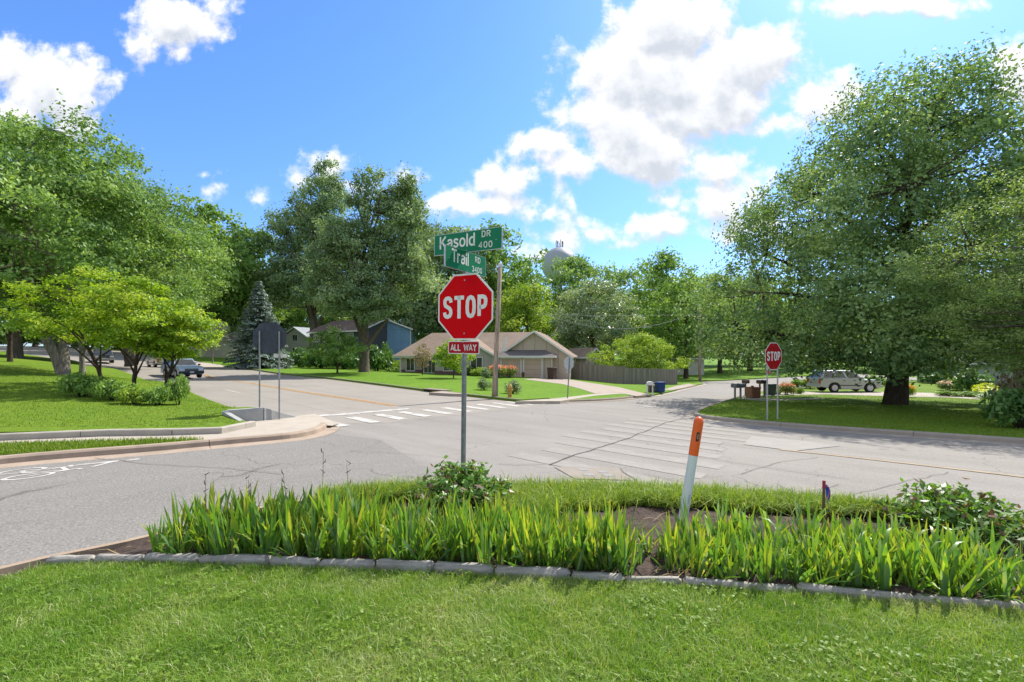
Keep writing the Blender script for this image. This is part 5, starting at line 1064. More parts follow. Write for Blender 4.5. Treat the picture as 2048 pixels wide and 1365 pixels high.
def bin_(px, py, hpx, col, label, name='wheelie_bin', rz=0., tilt=0, wr=.62):
    x, d = G(px, py, .13); z = T(x, d)+.13; H = hpx*d/F; W_ = H*wr; r = empty(name, (x, d, z), rz, label, 'bin'); m = M('bin'+str(col), col, .5, .08, 5); r.rotation_euler = (tilt, 0, rz)
    b = MB(); b.box((0, 0, H*.45), (W_*.80, W_*.9, H*.84), taper=1.16); b.build('body', m, r, bevel=.02); c = MB(); c.box((0, -.02, H*.91), (W_*1.0, W_*1.12, H*.07), taper=.93); c.box((0, W_*.56, H*.84), (W_*.8, .05, .05)); c.build('lid', m, r, bevel=.015)
    for s in (-1, 1): e = MB(); e.tube([(s*W_*.46, W_*.36, H*.08), (s*W_*.36, W_*.36, H*.08)], H*.085, 12); e.build('wheel', M('rubber', (.02, .02, .02), .7), r)
    return r, H, W_
r, H, W_ = bin_(1104, 759, 25, (.055, .03, .02), 'dark brown wheeled bin beside the garage wall', rz=-.5)
b = MB(); b.prism([(-.14, -W_*.47, H*.6), (.02, -W_*.47, H*.6), (.02, -W_*.475, H*.74), (-.14, -W_*.475, H*.74)], (0, -.004, 0)); b.build('sticker', m_wht, r)
r, H, W_ = bin_(1320, 785.5, 22.5, (.012, .05, .21), 'blue wheeled bin by the kerb near the wooden fence', rz=.2, wr=.72)
b = MB(); b.prism([(-.2, -W_*.49, H*.62), (.1, -W_*.49, H*.62), (.1, -W_*.495, H*.78), (-.2, -W_*.495, H*.78)], (0, -.004, 0)); b.build('sticker', m_wht, r)
bin_(1303, 785, 21, (.06, .062, .06), 'dark grey wheeled bin behind the white mailbox', rz=.1, wr=.6)
bin_(1540, 790.5, 24, (.07, .09, .085), 'grey green wheeled bin behind the brown mailboxes', rz=-.2, wr=.8)
# slatted brown tub by the right kerb
def tub():
    x, d = G(1506, 796.5, .13); z = T(x, d)+.13; H = 22*d/F; W_ = 22*d/F; r = empty('waste_tub', (x, d, z), .2, 'square brown slatted waste tub at the right kerb among mailboxes', 'tub'); m = M('tub_brown', (.26, .12, .065), .7, .15, 6)
    b = MB(); b.box((0, 0, H*.46), (W_*.86, W_*.8, H*.92), taper=1.08)
    for k in range(6): b.box((-W_*.36+W_*.145*k, -W_*.43, H*.45), (.03, .03, H*.86))
    b.build('body', m, r); c = MB(); c.box((0, 0, H*.96), (W_*1.0, W_*.92, H*.09)); c.build('rim', m, r, bevel=.01); e = MB(); e.box((-W_*.3, -W_*.30, H*1.05), (.12, .12, .14)); e.build('handle', m, r)
tub()
def mailbox(px, py, hpx, col, label, posts=1, sep=0., rz=0., boxes=1, pcol=(.2, .15, .1)):
    x, d = G(px, py, .13); z = T(x, d)+.13; H = hpx*d/F; r = empty('mailbox', (x, d, z), rz, label, 'mailbox'); mp = M('mb_post'+str(pcol), pcol, .8, .2, 6); mm = M('mb'+str(col), col, .45, .1, 5)
    for k in range(posts): b = MB(); xx = sep*(k-(posts-1)/2); b.box((xx, 0, H*.36), (.09, .09, H*.84)); b.build('post', mp, r, bevel=.008)
    b = MB(); b.box((0, 0, H*.78), (max(sep+.25, .3), .35, .04)); b.build('bracket', mp, r)
    for k in range(boxes):
        xx = sep*(k-(boxes-1)/2) if boxes > 1 else 0; w = .2 if boxes > 1 else max(.17, sep+.1); n = 8; prof = [(-w/2, 0), (w/2, 0), (w/2, .13)]+[(w/2*math.cos(a), .13+.09*math.sin(a)) for a in np.linspace(.2, math.pi-.2, 6)]+[(-w/2, .13)]
        q = MB(); q.prism([(xx+a, -.26, H*.80+c) for a, c in prof], (0, .5, 0)); o = q.build('box', mm, r); q = MB(); q.prism([(xx+a*.9, -.268, H*.80+.01+c*.92) for a, c in prof], (0, .006, 0)); q.build('door', mm, o); q = MB(); q.box((xx+w/2+.012, -.12, H*.80+.18), (.012, .03, .13)); q.build('flag', M('flag_red', (.4, .03, .03), .5), o)
mailbox(1300, 790, 25, (.66, .65, .62), 'white mailbox on two white posts before the blue bin', 2, .34, -.2, 1, (.62, .61, .58))
mailbox(1475.5, 799.5, 31, (.13, .14, .14), 'pair of dark mailboxes on two grey posts at the right kerb', 2, .42, .3, 2, (.26, .24, .21))
mailbox(1524, 793, 33, (.06, .035, .025), 'dark brown mailboxes on brown posts behind the slatted tub', 2, .36, .2, 2, (.22, .15, .10))
mailbox(1491, 792.5, 33, (.10, .07, .05), 'slim mailbox on a leaning arm behind the pair of dark mailboxes', 1, 0, .5, 1, (.14, .10, .08))
mailbox(576, 737, 19, (.16, .06, .04), 'brick red mailbox pillar near the spruce bed', 1, 0, 0, 1, (.16, .07, .05))
# flower pots
for px, d, s, lab in ((1046, 47, .55, 'brown pot beside the right garage door'),):
    x, y, z = base(px, d); r = empty('flower_pot', (x, y, z), 0, lab, 'flower pot'); b = MB(); b.lathe([(.2*s, 0), (.32*s, .7*s), (.36*s, .7*s), (.36*s, .8*s), (.28*s, .8*s)], 14); b.build('pot', M('pot_brown', (.20, .09, .05), .7), r); c = MB(); c.lathe([(.27*s, .8*s), (.2*s, 1.0*s), (.05*s, 1.1*s)], 10); c.build('plant', M('pot_plant', (.14, .07, .03), .9, .4), r)
for px, d, s, lab in ((886.5, 54.5, .85, 'large white planter before the brick wall'), (894.5, 54.0, .7, 'smaller white planter right of the large white one')):
    x, y, z = base(px, d); r = empty('planter', (x, y, z), 0, lab, 'planter'); b = MB(); b.lathe([(.22*s, 0), (.36*s, .5*s), (.42*s, .8*s), (.42*s, .9*s), (.34*s, .9*s)], 14); b.build('pot', M('pot_white', (.62, .62, .62), .6), r); c = MB(); c.lathe([(.33*s, .9*s), (.2*s, 1.0*s), (.05*s, 1.05*s)], 10); c.build('soil', M('pot_soil', (.05, .07, .02), .9, .4), r)
# small road sign on post and flag box left
def small_sign(px, py, hpx, label):
    x, d = PX(px, 36)[:2]; z = BH(x, d); r = empty('road_sign', (x, d, z), .6, label, 'sign'); H = hpx*d/F; b = MB(); b.tube([(0, 0, -.3), (0, 0, H)], .035, 8); b.build('post', m_galv, r); plate(rrect(.3, .42, .02, cz=H-.2), .004, 'plate', m_alu, r, -.04)
small_sign(166, 0, 62, 'grey back of a small road sign beyond the bank between two trunks')
# ------------------------------------------------------------ water tower
def tower():
    d = 430; x = (1119-CX)/F*d; R = 35.5*d/F; zc = ZP(531, d); r = empty('water_tower', (x, d, 0), 0, 'pale grey spherical water tower far behind the trees', 'water tower'); m = M('tower_grey', (.30, .32, .34), .5, .05, .05)
    b = MB(); b.lathe([(max(R*math.sin(a), .01), zc-R*math.cos(a)) for a in np.linspace(.22, math.pi-.02, 26)], 40); b.build('tank', m, r, smooth=True); c = MB(); c.lathe([(R*.42, 0), (R*.25, 12), (R*.17, 25), (R*.17, zc-R*1.1), (R*.25, zc-R*.96)], 28); c.build('stem', m, r, smooth=True)
    e = MB()
    for k in range(9): a = k*.7; e.tube([(3.2*math.cos(a), 3.2*math.sin(a), zc+R*.96), (3.2*math.cos(a), 3.2*math.sin(a), zc+R+4.5+1.5*(k % 2))], .22, 5); e.box((3.2*math.cos(a), 3.2*math.sin(a), zc+R+4.+1.2*(k % 2)), (.55, .55, 2.6))
    e.tube([(3.2*math.cos(a), 3.2*math.sin(a), zc+R+1.5) for a in np.linspace(0, 6.28, 16)], .15, 5); e.build('antenna', M('antenna_dark', (.16, .17, .19), .6), r)
tower()
# ------------------------------------------------------------ fences
def fence(a, b_, h, label, label_post=None, th=.03, mat=None, bw=.14):
    a = Vector(a); b_ = Vector(b_); L = (b_-a).length; t = (b_-a)/L; O = Vector((a.x, a.y, T(a.x, a.y)+.1)); r = empty('wooden_fence', O, math.atan2(t.y, t.x), label, 'fence'); m = MB(); n = int(L/bw)
    zf = lambda s: T(a.x+t.x*s, a.y+t.y*s)+.1-O.z
    for k in range(n):
        s = (k+.5)*bw; z = zf(s); hh = h+random.gauss(0, .012); m.box((s, random.gauss(0, .003), z+hh/2-.02), (bw-.012, .02, hh))
    m.build('panel', mat, r); k = 0
    while k <= L+.01: q = MB(); q.box((k, .06, zf(k)+h*.52), (.10, .09, h*1.06)); q.build('post', mat, r); k += L/max(1, round(L/2.4))
    for f in (.2, .82): q = MB(); q.tube([(s, .03, zf(s)+h*f) for s in np.linspace(0, L, 8)], .035, 4); q.build('rail', mat, r)
m_fence = None
def fence_mat(name, col):
    m, nt, b = new_mat(name); c = np.array(col); tc = nt.nodes.new('ShaderNodeTexCoord'); mp = nt.nodes.new('ShaderNodeMapping'); mp.inputs['Scale'].default_value = (7.1, .1, .25); nt.links.new(tc.outputs['Object'], mp.inputs[0]); n = nt.nodes.new('ShaderNodeTexNoise'); n.inputs['Scale'].default_value = 1.; n.inputs['Detail'].default_value = 4; nt.links.new(mp.outputs[0], n.inputs['Vector'])
    nt.links.new(ramp(nt, n.outputs['Fac'], [(.3, tuple(c*.62)), (.5, tuple(c)), (.7, tuple(c*1.35))]), b.inputs['Base Color']); b.inputs['Roughness'].default_value = .9; return m
m_fence = fence_mat('fence_wood', (.235, .20, .17)); m_fence2 = fence_mat('fence_grey', (.26, .26, .26))
fc = ((1248-CX)/F*46, 46); fa = ((1143-CX)/F*51, 51); fb = ((1354-CX)/F*49, 49)
fence(fa, fc, 1.72, 'weathered wooden board fence run from the garage wall to the corner', mat=m_fence); fence(fc, fb, 1.62, 'weathered wooden board fence run along the street side, right of the corner', mat=m_fence)
fence(((1190-CX)/F*60, 60), ((1350-CX)/F*58, 58), 1.95, 'back run of wooden fence seen over the front fence boards', mat=m_fence)
fence(((1904-CX)/F*56, 56), ((1936-CX)/F*54, 54), 1.9, 'grey weathered wooden fence gate far behind the right garden', mat=m_fence2)
def rail_fence():
    a = Vector(((1958-CX)/F*37, 37, 0)); b_ = Vector(((2040-CX)/F*33, 33, 0)); O = Vector((a.x, a.y, T(a.x, a.y)+.13)); r = empty('wire_fence', O, 0, 'thin dark metal garden fence before the pale house', 'fence'); m = MB(); L = (b_-a).length
    for k in range(24): p = a.lerp(b_, k/23); z = T(p.x, p.y)+.13; m.tube([(p.x-O.x, p.y-O.y, z-O.z), (p.x-O.x, p.y-O.y, z-O.z+.95)], .012 if k % 6 else .025, 5)
    m.build('pickets', M('fence_dark', (.04, .05, .045), .6), r); q = MB()
    for h in (.15, .93): q.tube([(a.lerp(b_, s).x-O.x, a.lerp(b_, s).y-O.y, T(*a.lerp(b_, s).xy)+.13-O.z+h) for s in np.linspace(0, 1, 7)], .018, 5)
    q.build('rail', M('fence_dark', (.04, .05, .045), .6), r)
rail_fence()
# ------------------------------------------------------------ houses
def siding_mat(name, col, pitch, vertical=True, depth=.6):
    m, nt, b = new_mat(name); c = np.array(col); tc = nt.nodes.new('ShaderNodeTexCoord'); sp = nt.nodes.new('ShaderNodeSeparateXYZ'); nt.links.new(tc.outputs['Object'], sp.inputs[0])
    if vertical: ad = nt.nodes.new('ShaderNodeMath'); ad.operation = 'ADD'; nt.links.new(sp.outputs[0], ad.inputs[0]); nt.links.new(sp.outputs[1], ad.inputs[1]); src = ad.outputs[0]
    else: src = sp.outputs[2]
    d = nt.nodes.new('ShaderNodeMath'); d.operation = 'DIVIDE'; d.inputs[1].default_value = pitch; nt.links.new(src, d.inputs[0]); f = nt.nodes.new('ShaderNodeMath'); f.operation = 'FRACT'; nt.links.new(d.outputs[0], f.inputs[0])
    g = ramp(nt, f.outputs[0], [(.0, (.55, .55, .55)), (.10, (1, 1, 1))]); base_c = ramp(nt, tnoise(nt, .8, 5, .6), [(.3, tuple(c*.88)), (.7, tuple(c*1.1))]); nt.links.new(mixc(nt, 1., base_c, g, 'MULTIPLY'), b.inputs['Base Color']); b.inputs['Roughness'].default_value = .8; return m
def shingle_mat(name, col):
    m, nt, b = new_mat(name); c = np.array(col); tc = nt.nodes.new('ShaderNodeTexCoord'); br = nt.nodes.new('ShaderNodeTexBrick'); br.inputs['Scale'].default_value = 1; br.inputs['Brick Width'].default_value = .33; br.inputs['Row Height'].default_value = .16; br.inputs['Mortar Size'].default_value = .006
    br.inputs['Color1'].default_value = (*(c*.86), 1); br.inputs['Color2'].default_value = (*(c*1.1), 1); br.inputs['Mortar'].default_value = (*(c*.6), 1); nt.links.new(tc.outputs['Object'], br.inputs['Vector'])
    nt.links.new(mixc(nt, .45, br.outputs['Color'], ramp(nt, tnoise(nt, .5, 6, .65), [(.3, tuple(c*.75)), (.7, tuple(c*1.2))])), b.inputs['Base Color']); b.inputs['Roughness'].default_value = .95; b.inputs['Specular IOR Level'].default_value = .1; return m
m_tan = siding_mat('tan_board', (.50, .40, .31), 1.22); m_lap = siding_mat('lap_siding', (.42, .40, .33), .22, False); m_sh = shingle_mat('roof_tan', (.27, .205, .155)); m_shd = shingle_mat('roof_grey', (.16, .14, .13)); m_shb = shingle_mat('roof_brown', (.15, .11, .09))
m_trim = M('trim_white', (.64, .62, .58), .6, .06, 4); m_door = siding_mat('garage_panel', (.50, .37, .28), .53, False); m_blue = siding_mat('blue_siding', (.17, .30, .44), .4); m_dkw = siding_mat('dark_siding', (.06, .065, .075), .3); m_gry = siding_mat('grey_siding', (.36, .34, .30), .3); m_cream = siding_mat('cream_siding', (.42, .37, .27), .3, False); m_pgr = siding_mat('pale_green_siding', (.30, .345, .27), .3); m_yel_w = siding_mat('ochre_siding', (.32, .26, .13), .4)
def brick():
    m, nt, b = new_mat('brick'); tc = nt.nodes.new('ShaderNodeTexCoord'); mp = nt.nodes.new('ShaderNodeMapping'); mp.inputs['Rotation'].default_value = (math.pi/2, 0, 0); nt.links.new(tc.outputs['Object'], mp.inputs[0]); br = nt.nodes.new('ShaderNodeTexBrick'); br.inputs['Scale'].default_value = 1; br.inputs['Brick Width'].default_value = .21; br.inputs['Row Height'].default_value = .075; br.inputs['Mortar Size'].default_value = .008
    br.inputs['Color1'].default_value = (.12, .045, .035, 1); br.inputs['Color2'].default_value = (.19, .08, .06, 1); br.inputs['Mortar'].default_value = (.2, .17, .15, 1); nt.links.new(mp.outputs[0], br.inputs['Vector']); nt.links.new(br.outputs['Color'], b.inputs['Base Color']); b.inputs['Roughness'].default_value = .9; return m
m_brick = brick()
m_glass = new_mat('window_glass')[0]; _b = m_glass.node_tree.nodes['Principled BSDF']; _b.inputs['Base Color'].default_value = (.02, .025, .03, 1); _b.inputs['Roughness'].default_value = .08; _b.inputs['Specular IOR Level'].default_value = .8
def window(r, x, y, z, w, h, fr=.09, mull=1, mat=None):
    """window on a wall facing local -Y, centre x, sill z"""
    b = MB(); t = .05
    for cx, cz, sx, sz in ((x, z-fr/2, w+2*fr, fr), (x, z+h+fr/2, w+2*fr, fr), (x-w/2-fr/2, z+h/2, fr, h), (x+w/2+fr/2, z+h/2, fr, h)): b.box((cx, y-t/2, cz), (sx, t, sz))
    for k in range(mull): b.box((x-w/2+w*(k+1)/(mull+1), y-.02, z+h/2), (.05, .03, h))
    f = b.build('window', mat or m_trim, r); c = MB(); c.box((x, y-.006, z+h/2), (w, .008, h)); c.build('pane', m_glass, f); return f
def slab(r, name, quads, th, mat):
    b = MB()
    for q in quads: b.prism([Vector(p) for p in q], (0, 0, -th))
    return b.build(name, mat, r)
def gable_box(b, x0, x1, y0, y1, ze, zr, axis):
    """walls with a gable; axis 'y': ridge along y"""
    if axis == 'y': b.prism([(x0, y0, -.8), (x1, y0, -.8), (x1, y0, ze), ((x0+x1)/2, y0, zr), (x0, y0, ze)], (0, y1-y0, 0))
    else: b.prism([(x0, y0, -.8), (x0, y1, -.8), (x0, y1, ze), (x0, (y0+y1)/2, zr), (x0, y0, ze)], (x1-x0, 0, 0))
def gable_roof(r, x0, x1, y0, y1, ze, zr, axis, ov, mat, trim=True, name='roof', th=.10):
    if axis == 'y':
        xm = (x0+x1)/2; s = (zr-ze)/(xm-x0); e = ze-s*ov; zt = .12
        q = [[(x0-ov, y0-ov, e+zt), (xm, y0-ov, zr+zt), (xm, y1+ov, zr+zt), (x0-ov, y1+ov, e+zt)], [(xm, y0-ov, zr+zt), (x1+ov, y0-ov, e+zt), (x1+ov, y1+ov, e+zt), (xm, y1+ov, zr+zt)]]
        ro = slab(r, name, q, th, mat)
        if trim:
            b = MB()
            for xa, xb in ((x0-ov, xm), (x1+ov, xm)): b.prism([(xa, y0-ov-.04, e+zt+.01), (xb, y0-ov-.04, zr+zt+.01), (xb, y0-ov-.04, zr+zt-.22), (xa, y0-ov-.04, e+zt-.22)], (0, .036, 0))
            b.build('fascia', m_trim, ro)
    else:
        ym = (y0+y1)/2; s = (zr-ze)/(ym-y0); e = ze-s*ov; zt = .12
        q = [[(x0-ov, y0-ov, e+zt), (x1+ov, y0-ov, e+zt), (x1+ov, ym, zr+zt), (x0-ov, ym, zr+zt)], [(x0-ov, ym, zr+zt), (x1+ov, ym, zr+zt), (x1+ov, y1+ov, e+zt), (x0-ov, y1+ov, e+zt)]]
        ro = slab(r, name, q, th, mat)
        if trim:
            b = MB(); b.box(((x0+x1)/2, y0-ov-.022, e+zt-.10), (x1-x0+2*ov, .036, .2))
            for ya, yb in ((y0-ov, ym), (y1+ov, ym)): b.prism([(x1+ov+.004, ya, e+zt+.01), (x1+ov+.004, yb, zr+zt+.01), (x1+ov+.004, yb, zr+zt-.22), (x1+ov+.004, ya, e+zt-.22)], (.036, 0, 0))
            b.build('fascia', m_trim, ro)
    return ro
def tan_house():
    x, y = 5.9, 48.5; z0 = -.66; r = empty('tan_house', (x, y, z0), math.radians(-11), 'tan single storey house with two garage doors and hipped brown roof', 'house')
    b = MB(); gable_box(b, -7.3, 0, 0, 10, 2.5, 4.95, 'y'); b.build('garage_wing_wall', m_tan, r)
    b = MB(); b.box((-4.45, -.6, .9), (5.4, 1.2, 3.3)); b.build('garage_front_wall', m_tan, r)
    b = MB(); b.box((-13.25, 6.2, .85), (11.9, 9.4, 3.3)); b.build('main_wall', m_tan, r)
    b = MB(); gable_box(b, -14.3, -7.75, -.5, 3, 2.5, 4.35, 'y'); b.build('middle_wing_wall', m_lap, r)
    gable_roof(r, -7.3, 0, 0, 10, 2.5, 4.95, 'y', .4, m_sh); gable_roof(r, -14.3, -7.75, -.5, 4.5, 2.5, 4.35, 'y', .35, m_sh)
    e, zr, ya, yb, xl, xh, xr = 2.42, 5.22, 1.0, 11.6, -19.9, -17.2, -3.65; ym = 6.3
    ro = slab(r, 'roof', [[(xl, ya, e), (-7.5, ya, e), (xr, ym, zr), (xh, ym, zr)], [(xl, yb, e), (xh, ym, zr), (xr, ym, zr), (-7.5, yb, e)], [(xl, ya, e), (xh, ym, zr), (xl, yb, e)]], .1, m_sh)
    f = MB(); f.box(((xl-14.7)/2, ya-.02, e-.1), (-14.7-xl, .036, .2)); f.box((xl-.02, ym, e-.1), (.036, yb-ya, .2)); f.build('fascia', m_trim, ro)
    g = MB(); g.tube([(xl, ya-.05, e-.02), (-14.7, ya-.05, e-.02)], .06, 6); g.build('gutter', m_trim, ro)
    c = MB(); c.lathe([(.07, -.3), (.07, .45)], 8, (-6.0, 7, 4.9)); c.build('vent_pipe', m_trim, ro)
    c = MB(); c.prism([(-6.75, -.02, 4.40), (-6.45, -.02, 4.46), (-6.85, -.42, 2.75), (-7.15, -.42, 2.70)], (0, -.05, 0)); c.build('valley_flashing', m_trim, ro)
    s = slab(r, 'garage_roof', [[(-7.55, -1.65, 2.46), (-1.3, -1.65, 2.46), (-2.5, -.03, 3.05), (-6.6, -.03, 3.05)], [(-1.3, -1.65, 2.46), (-1.3, -.03, 2.46), (-2.5, -.03, 3.05)], [(-7.55, -.03, 2.46), (-7.55, -1.65, 2.46), (-6.6, -.03, 3.05)]], .06, m_shd)
    f = MB(); f.box((-4.42, -1.67, 2.36), (6.25, .036, .2)); f.box((-1.28, -.85, 2.36), (.036, 1.6, .2)); f.box((-4.42, -.85, 2.28), (6.15, 1.58, .03)); f.build('fascia', m_trim, s)
    d = MB(); d.tube([(-1.7, -1.26, 2.3), (-1.7, -1.26, -.1)], .05, 6); d.build('downpipe', m_trim, s)
    for xa, xb in ((-6.85, -4.90), (-4.50, -2.75)):
        g = MB(); g.box(((xa+xb)/2, -1.225, 1.0), (xb-xa, .05, 2.24)); go = g.build('garage_door', m_door, r); t = MB()
        for cx in (xa-.07, xb+.07): t.box((cx, -1.24, 1.03), (.14, .09, 2.3))
        t.box(((xa+xb)/2, -1.24, 2.18), (xb-xa+.28, .086, .12)); t.build('frame', m_trim, go)
        h = MB(); h.box(((xa+xb)/2, -1.26, .55), (.2, .03, .05)); h.build('handle', m_alu, go)
    b = MB(); b.box((-16.9, 1.46, .4), (4.6, .09, 1.0)); b.build('brick_base', m_brick, r); b = MB(); b.box((-11.0, -.54, .4), (6.6, .09, .9)); b.build('brick_base', m_brick, r)
    window(r, -9.7, -.55, .9, 1.2, 1.35); window(r, -17.9, 1.42, .8, .9, 1.3, .11); window(r, -15.6, 1.42, .6, 1.3, 1.5, .11, 2); window(r, -12.6, -.55, .9, 1.4, 1.35)
    for cx in (-19.1, -14.9): c = MB(); c.box((cx, 1.47, 1.2), (.2, .12, 2.5)); c.build('corner_board', m_trim, r)
    c = MB(); c.box((-3.65, -.02, 4.0), (.5, .04, .7)); c.build('gable_vent', m_tan, r)
    c = MB(); c.box((-3.65, -.02, 2.6), (7.3, .03, .06)); c.build('siding_joint', m_tan, r)
tan_house()
def blue_house():
    d = 76; x = (776-CX)/F*d; r = empty('blue_house', (x, d, T(x, d)+.1), math.radians(7), 'tall blue house with vertical siding and a gable behind the tan house', 'house'); z0 = r.location.z; e, zr = ZP(658, d)-z0, ZP(641, d)-z0
    b = MB(); gable_box(b, -3.6, 3.6, 0, 11, e, zr, 'y'); b.build('wall', m_blue, r); ro = gable_roof(r, -3.6, 3.6, 0, 11, e, zr, 'y', .35, m_shb)
    c = MB(); c.box((0, -.03, e), (7.2, .05, .16)); c.build('trim_band', m_blue, r); c = MB(); c.box((3.55, -.02, e/2), (.12, .06, e)); c.build('downpipe', m_trim, r); window(r, -1.0, 0, e+.25, .7, .55, .06, 0)
    window(r, -2.3, 0, 3.4, 1.2, 1.2)
blue_house()
def brown_house():
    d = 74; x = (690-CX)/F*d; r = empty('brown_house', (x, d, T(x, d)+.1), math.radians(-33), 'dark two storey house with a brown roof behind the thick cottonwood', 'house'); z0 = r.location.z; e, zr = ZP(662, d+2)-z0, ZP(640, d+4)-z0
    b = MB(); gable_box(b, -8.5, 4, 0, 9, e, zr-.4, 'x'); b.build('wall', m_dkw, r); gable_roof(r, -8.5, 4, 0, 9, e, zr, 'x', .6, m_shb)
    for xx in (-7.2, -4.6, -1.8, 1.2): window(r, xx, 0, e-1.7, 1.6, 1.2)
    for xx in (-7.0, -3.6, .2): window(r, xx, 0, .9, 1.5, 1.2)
    b = MB(); b.box((-2, -.05, .6), (12.4, .1, 1.4)); b.build('brick_base', m_brick, r)
brown_house()
def plain_house(px, d, rz, w, dep, eave_py, ridge_py, axis, wall, roof, label, wins=(), base_off=.1, ov=.45, name='house'):
    x = (px-CX)/F*d; r = empty(name, (x, d, T(x, d)+base_off), math.radians(rz), label, 'house'); z0 = r.location.z; e, zr = ZP(eave_py, d)-z0, ZP(ridge_py, d+dep*.4)-z0
    b = MB(); gable_box(b, -w/2, w/2, 0, dep, e, zr-.25, axis); b.build('wall', wall, r); gable_roof(r, -w/2, w/2, 0, dep, e, zr, axis, ov, roof)
    for xx, zz, ww, hh in wins: window(r, xx, 0, zz, ww, hh)
    return r, e
plain_house(590, 94, -20, 7, 8, 676, 657, 'y', m_gry, shingle_mat('roof_pale', (.33, .35, .38)), 'grey house with pale roof left of the brown roofed house', ((0, 1, 1.2, 1.2), (0, 3.6, 1.2, 1.2)))
r, e = plain_house(420, 92, -28, 13, 9, 668, 640, 'x', m_gry, shingle_mat('roof_lightgrey', (.34, .33, .33)), 'pale grey split level house left of the blue spruce', ((-3, 3.2, 1.4, 1.2), (2, 3.2, 1.4, 1.2)))
b = MB(); gable_box(b, 1.5, 8.5, -6, 0, 2.7, 3.9, 'y'); b.build('garage_wall', m_cream, r); gable_roof(r, 1.5, 8.5, -6, 0, 2.7, 4.1, 'y', .4, shingle_mat('roof_tan2', (.33, .29, .25)))
for xx in (3.3, 6.6): g = MB(); g.box((xx, -6.03, 1.05), (2.4, .05, 2.1)); g.build('garage_door', m_cream, r)
plain_house(1155, 84, -25, 9, 9, 668, 650, 'x', m_yel_w, m_shd, 'ochre two storey house behind the silvery tree', ((-2.4, 3.6, 1.1, 1.4), (1.6, 3.6, 1.1, 1.4)))
plain_house(1150, 60, -37, 3.2, 4.2, 714, 698, 'x', m_tan, m_sh, 'small tan outbuilding with a gabled roof just behind the fence', (), ov=.3, name='outbuilding')
plain_house(1376, 78, -10, 5, 7, 716, 700, 'x', siding_mat('white_siding', (.55, .54, .50), .25, False), m_shd, 'white house beyond the bend of the road beside the far pole', ((-1.2, 1, 1, 1.2),))
plain_house(2040, 47, -12, 9, 8, 727, 706, 'x', m_pgr, m_shd, 'pale green sided house at the right edge behind the garden', ((2.5, 1, 1.3, 1.2),))

# ------------------------------------------------------------ vehicles
m_tyre = M('tyre', (.018, .018, .018), .85, .2, 9); m_rim = M('rim', (.42, .42, .42), .35, .1, 9, metal=.7); m_cgl = new_mat('car_glass')[0]; _b = m_cgl.node_tree.nodes['Principled BSDF']; _b.inputs['Base Color'].default_value = (.015, .02, .022, 1); _b.inputs['Roughness'].default_value = .05; _b.inputs['Specular IOR Level'].default_value = .9
m_blk = M('black_plastic', (.025, .025, .027), .6, .1, 9); m_lamp = M('headlamp', (.65, .66, .66), .12, .05, 9); m_tail = M('tail_lamp', (.38, .015, .015), .2, .08, 9); m_chr = M('chrome', (.55, .55, .55), .15, .05, 9, metal=.9)
def car_paint(name, col):
    m, nt, b = new_mat(name); b.inputs['Base Color'].default_value = (*col, 1); b.inputs['Metallic'].default_value = .35; b.inputs['Roughness'].default_value = .32; b.inputs['Coat Weight'].default_value = .6; b.inputs['Coat Roughness'].default_value = .06; return m
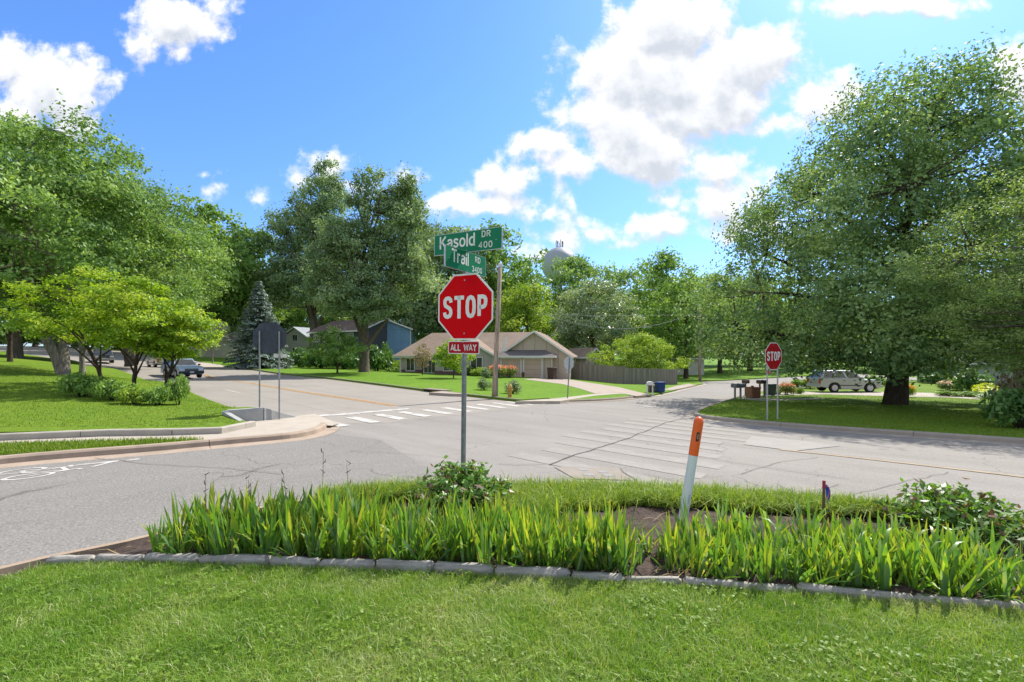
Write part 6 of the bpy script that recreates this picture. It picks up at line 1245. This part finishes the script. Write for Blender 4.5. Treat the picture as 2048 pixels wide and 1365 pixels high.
def car(label, loc, rz, paint, L=4.9, Wd=1.9, H=1.75, belt=1.08, hood=1.05, xw=1.05, wb=2.85, bed=False, lower=None, cat='car', name='parked_car', wr=.37):
    r = empty(name, loc, rz, label, cat); fx, rx = wb/2+.12, -wb/2+.12; ar = wr+.09; x1, x0 = L/2, -L/2
    prof = [(x0, .48), (x0-.01, .72), (x0+.05, belt-.06), (x0+.12, belt), (xw, belt), (xw+.12, hood), (x1-.35, hood-.03), (x1-.05, hood-.09), (x1, hood-.24), (x1, .42)]
    def arch(cx): return [(cx+ar*math.cos(a), .36+ar*math.sin(a)) for a in np.linspace(-.1, math.pi+.1, 11)]
    prof += [(fx+ar+.02, .30)]+arch(fx)[1:-1]+[(fx-ar-.02, .27), (rx+ar+.02, .27)]+arch(rx)[1:-1]+[(rx-ar-.02, .36)]
    b = MB(); b.prism([(px, -Wd/2, pz) for px, pz in prof], (0, Wd, 0)); body = b.build('body', paint, r, bevel=.05)
    # cabin
    ca0 = .05 if bed else x0+.10; cb0 = ca0+(.12 if bed else .32); cb1 = xw-.72; yb, yt = Wd/2-.05, Wd/2-.24; z1, z2 = belt-.01, H
    def side(u, v, s):    # point on the cabin side
        xb_, xt_ = ca0+(xw-ca0)*u, cb0+(cb1-cb0)*u; return Vector((xb_+(xt_-xb_)*v, s*(yb+(yt-yb)*v+.006), z1+(z2-z1)*v))
    c = MB(); P = [(ca0, -yb, z1), (xw, -yb, z1), (xw, yb, z1), (ca0, yb, z1), (cb0, -yt, z2), (cb1, -yt, z2), (cb1, yt, z2), (cb0, yt, z2)]
    c.add(P, [(3, 2, 1, 0), (4, 5, 6, 7), (0, 1, 5, 4), (1, 2, 6, 5), (2, 3, 7, 6), (3, 0, 4, 7)]); c.build('cabin', paint, r, bevel=.05)
    spl = ((.05, .45), (.50, .93)) if bed else ((.04, .32), (.36, .62), (.66, .95))
    for s in (-1, 1):
        for u0, u1 in spl: w = MB(); w.add([side(u0, .12, s), side(u1, .12, s), side(u1-.02, .84, s), side(u0+.01, .84, s)], [(0, 1, 2, 3)]); w.build('side_window', m_cgl, r)
    for nm, xa, xb_, sg in (('windscreen', xw, cb1, 1), ('rear_window', ca0, cb0, -1)):
        V = [];
        for v, in ((.12,), (.86,)):
            xx = xa+(xb_-xa)*v+sg*.008; yy = (yb+(yt-yb)*v)*.88; V += [(xx, -yy, z1+(z2-z1)*v), (xx, yy, z1+(z2-z1)*v)]
        w = MB(); w.add(V, [(0, 1, 3, 2)]); w.build(nm, m_cgl, r)
    for cx in (fx, rx):
        for s in (-1, 1):
            w = MB(); y = s*(Wd/2-.12); w.lathe([(wr*.62, -.12), (wr*.94, -.12), (wr, -.08), (wr, .08), (wr*.94, .12), (wr*.62, .12)], 22); R = Matrix.Rotation(math.pi/2, 4, 'X'); me = w.mesh('wheel'); me.transform(R); o = link('wheel', me, m_tyre, r); o.location = (cx, y, wr)
            q = MB(); q.lathe([(wr*.62, -.125), (wr*.6, -.128), (wr*.2, -.10), (wr*.18, -.135), (.01, -.14)], 18); 
            for k in range(6): a = k*math.pi/3; q.box((wr*.4*math.cos(a), wr*.4*math.sin(a), -.12), (wr*.42, .05, .02), a)
            me = q.mesh('rim'); me.transform(Matrix.Rotation(math.pi/2*(-1 if s < 0 else 1), 4, 'X')); link('rim', me, m_rim, o)
    for s in (-1, 1):
        w = MB(); w.box((x1-.02, s*(Wd/2-.26), hood-.30), (.08, .38, .2)); w.build('headlight', m_lamp, r, bevel=.02)
        w = MB(); w.box((x0+.01, s*(Wd/2-.10), belt-.22), (.08, .17, .40)); w.build('taillight', m_tail, r, bevel=.015)
        w = MB(); w.box((xw-.12, s*(Wd/2+.08), belt+.07), (.10, .20, .15)); w.build('wing_mirror', paint if not lower else lower, r, bevel=.02)
    w = MB(); w.box((x1+.0, 0, hood-.31), (.07, Wd-.90, .19)); w.build('grille', m_blk, r, bevel=.01); w = MB(); w.box((x1+.01, 0, hood-.31), (.075, Wd-.9, .03)); w.build('grille_bar', m_chr, r)
    for xx in (x1+.02, x0-.02): w = MB(); w.box((xx, 0, .52), (.16, Wd-.04, .20)); w.build('bumper', lower or m_chr, r, bevel=.04)
    w = MB(); w.box((x1+.105, 0, .54), (.012, .32, .15)); w.build('licence_plate', M('plate', (.5, .52, .5), .5), r)
    for s in (-1, 1): w = MB(); w.box((0, s*(Wd/2+.004), .60), (wb-2*ar-.1, .02, .07)); w.build('side_moulding', m_blk, r)
    for s in (-1, 1):
        for u in ((.4,) if bed else (.30, -.55)): w = MB(); w.box((u, s*(Wd/2+.01), belt-.14), (.16, .03, .045)); w.build('door_handle', m_blk, r)
    if bed:
        w = MB(); w.box(((x0+ca0)/2+.03, 0, belt+.004), (ca0-x0-.22, Wd-.24, .01)); w.build('bed_floor', m_blk, r)
    else:
        for s in (-1, 1): w = MB(); w.tube([(cb0+.15, s*(yt-.12), H+.05), (cb1-.2, s*(yt-.12), H+.05)], .02, 6); w.build('roof_rail', m_blk, r)
    return r
p_sil = car_paint('paint_silver', (.38, .40, .41)); p_pew = car_paint('paint_pewter', (.34, .35, .31)); p_drk = car_paint('paint_dark', (.02, .028, .045)); p_chm = car_paint('paint_champagne', (.40, .36, .31))
def onroad(px, d, off=.01): x = (px-CX)/F*d; return (x, d, T(x, d)+off)
x, y, z = onroad(1687, 40.5, .15); car('pale silver boxy wagon parked on the driveway under the maple', (x, y, z), math.radians(-3), p_pew, L=4.95, Wd=1.95, H=1.84, belt=1.15, hood=1.10, xw=1.0, lower=p_pew, wr=.40)
x, y, z = onroad(364, 42); car('silver blue truck coming down the road behind the rightmost dogwood', (x, y, z), math.atan2(-.62, .78), car_paint('paint_bluesilver', (.27, .34, .38)), L=4.7, H=1.70, lower=m_blk, name='moving_truck', cat='truck')
x, y, z = onroad(322, 56); car('champagne pickup driving away between the dogwood trunks', (x, y, z), math.atan2(.66, -.75), p_chm, L=5.4, H=1.78, bed=True, name='pickup_truck', cat='pickup')
x, y, z = onroad(205, 57); car('dark blue truck facing us on the road behind the leftmost dogwood', (x, y, z), math.atan2(-.72, .69), p_drk, L=5.3, H=1.8, bed=True, name='pickup_truck', cat='pickup')
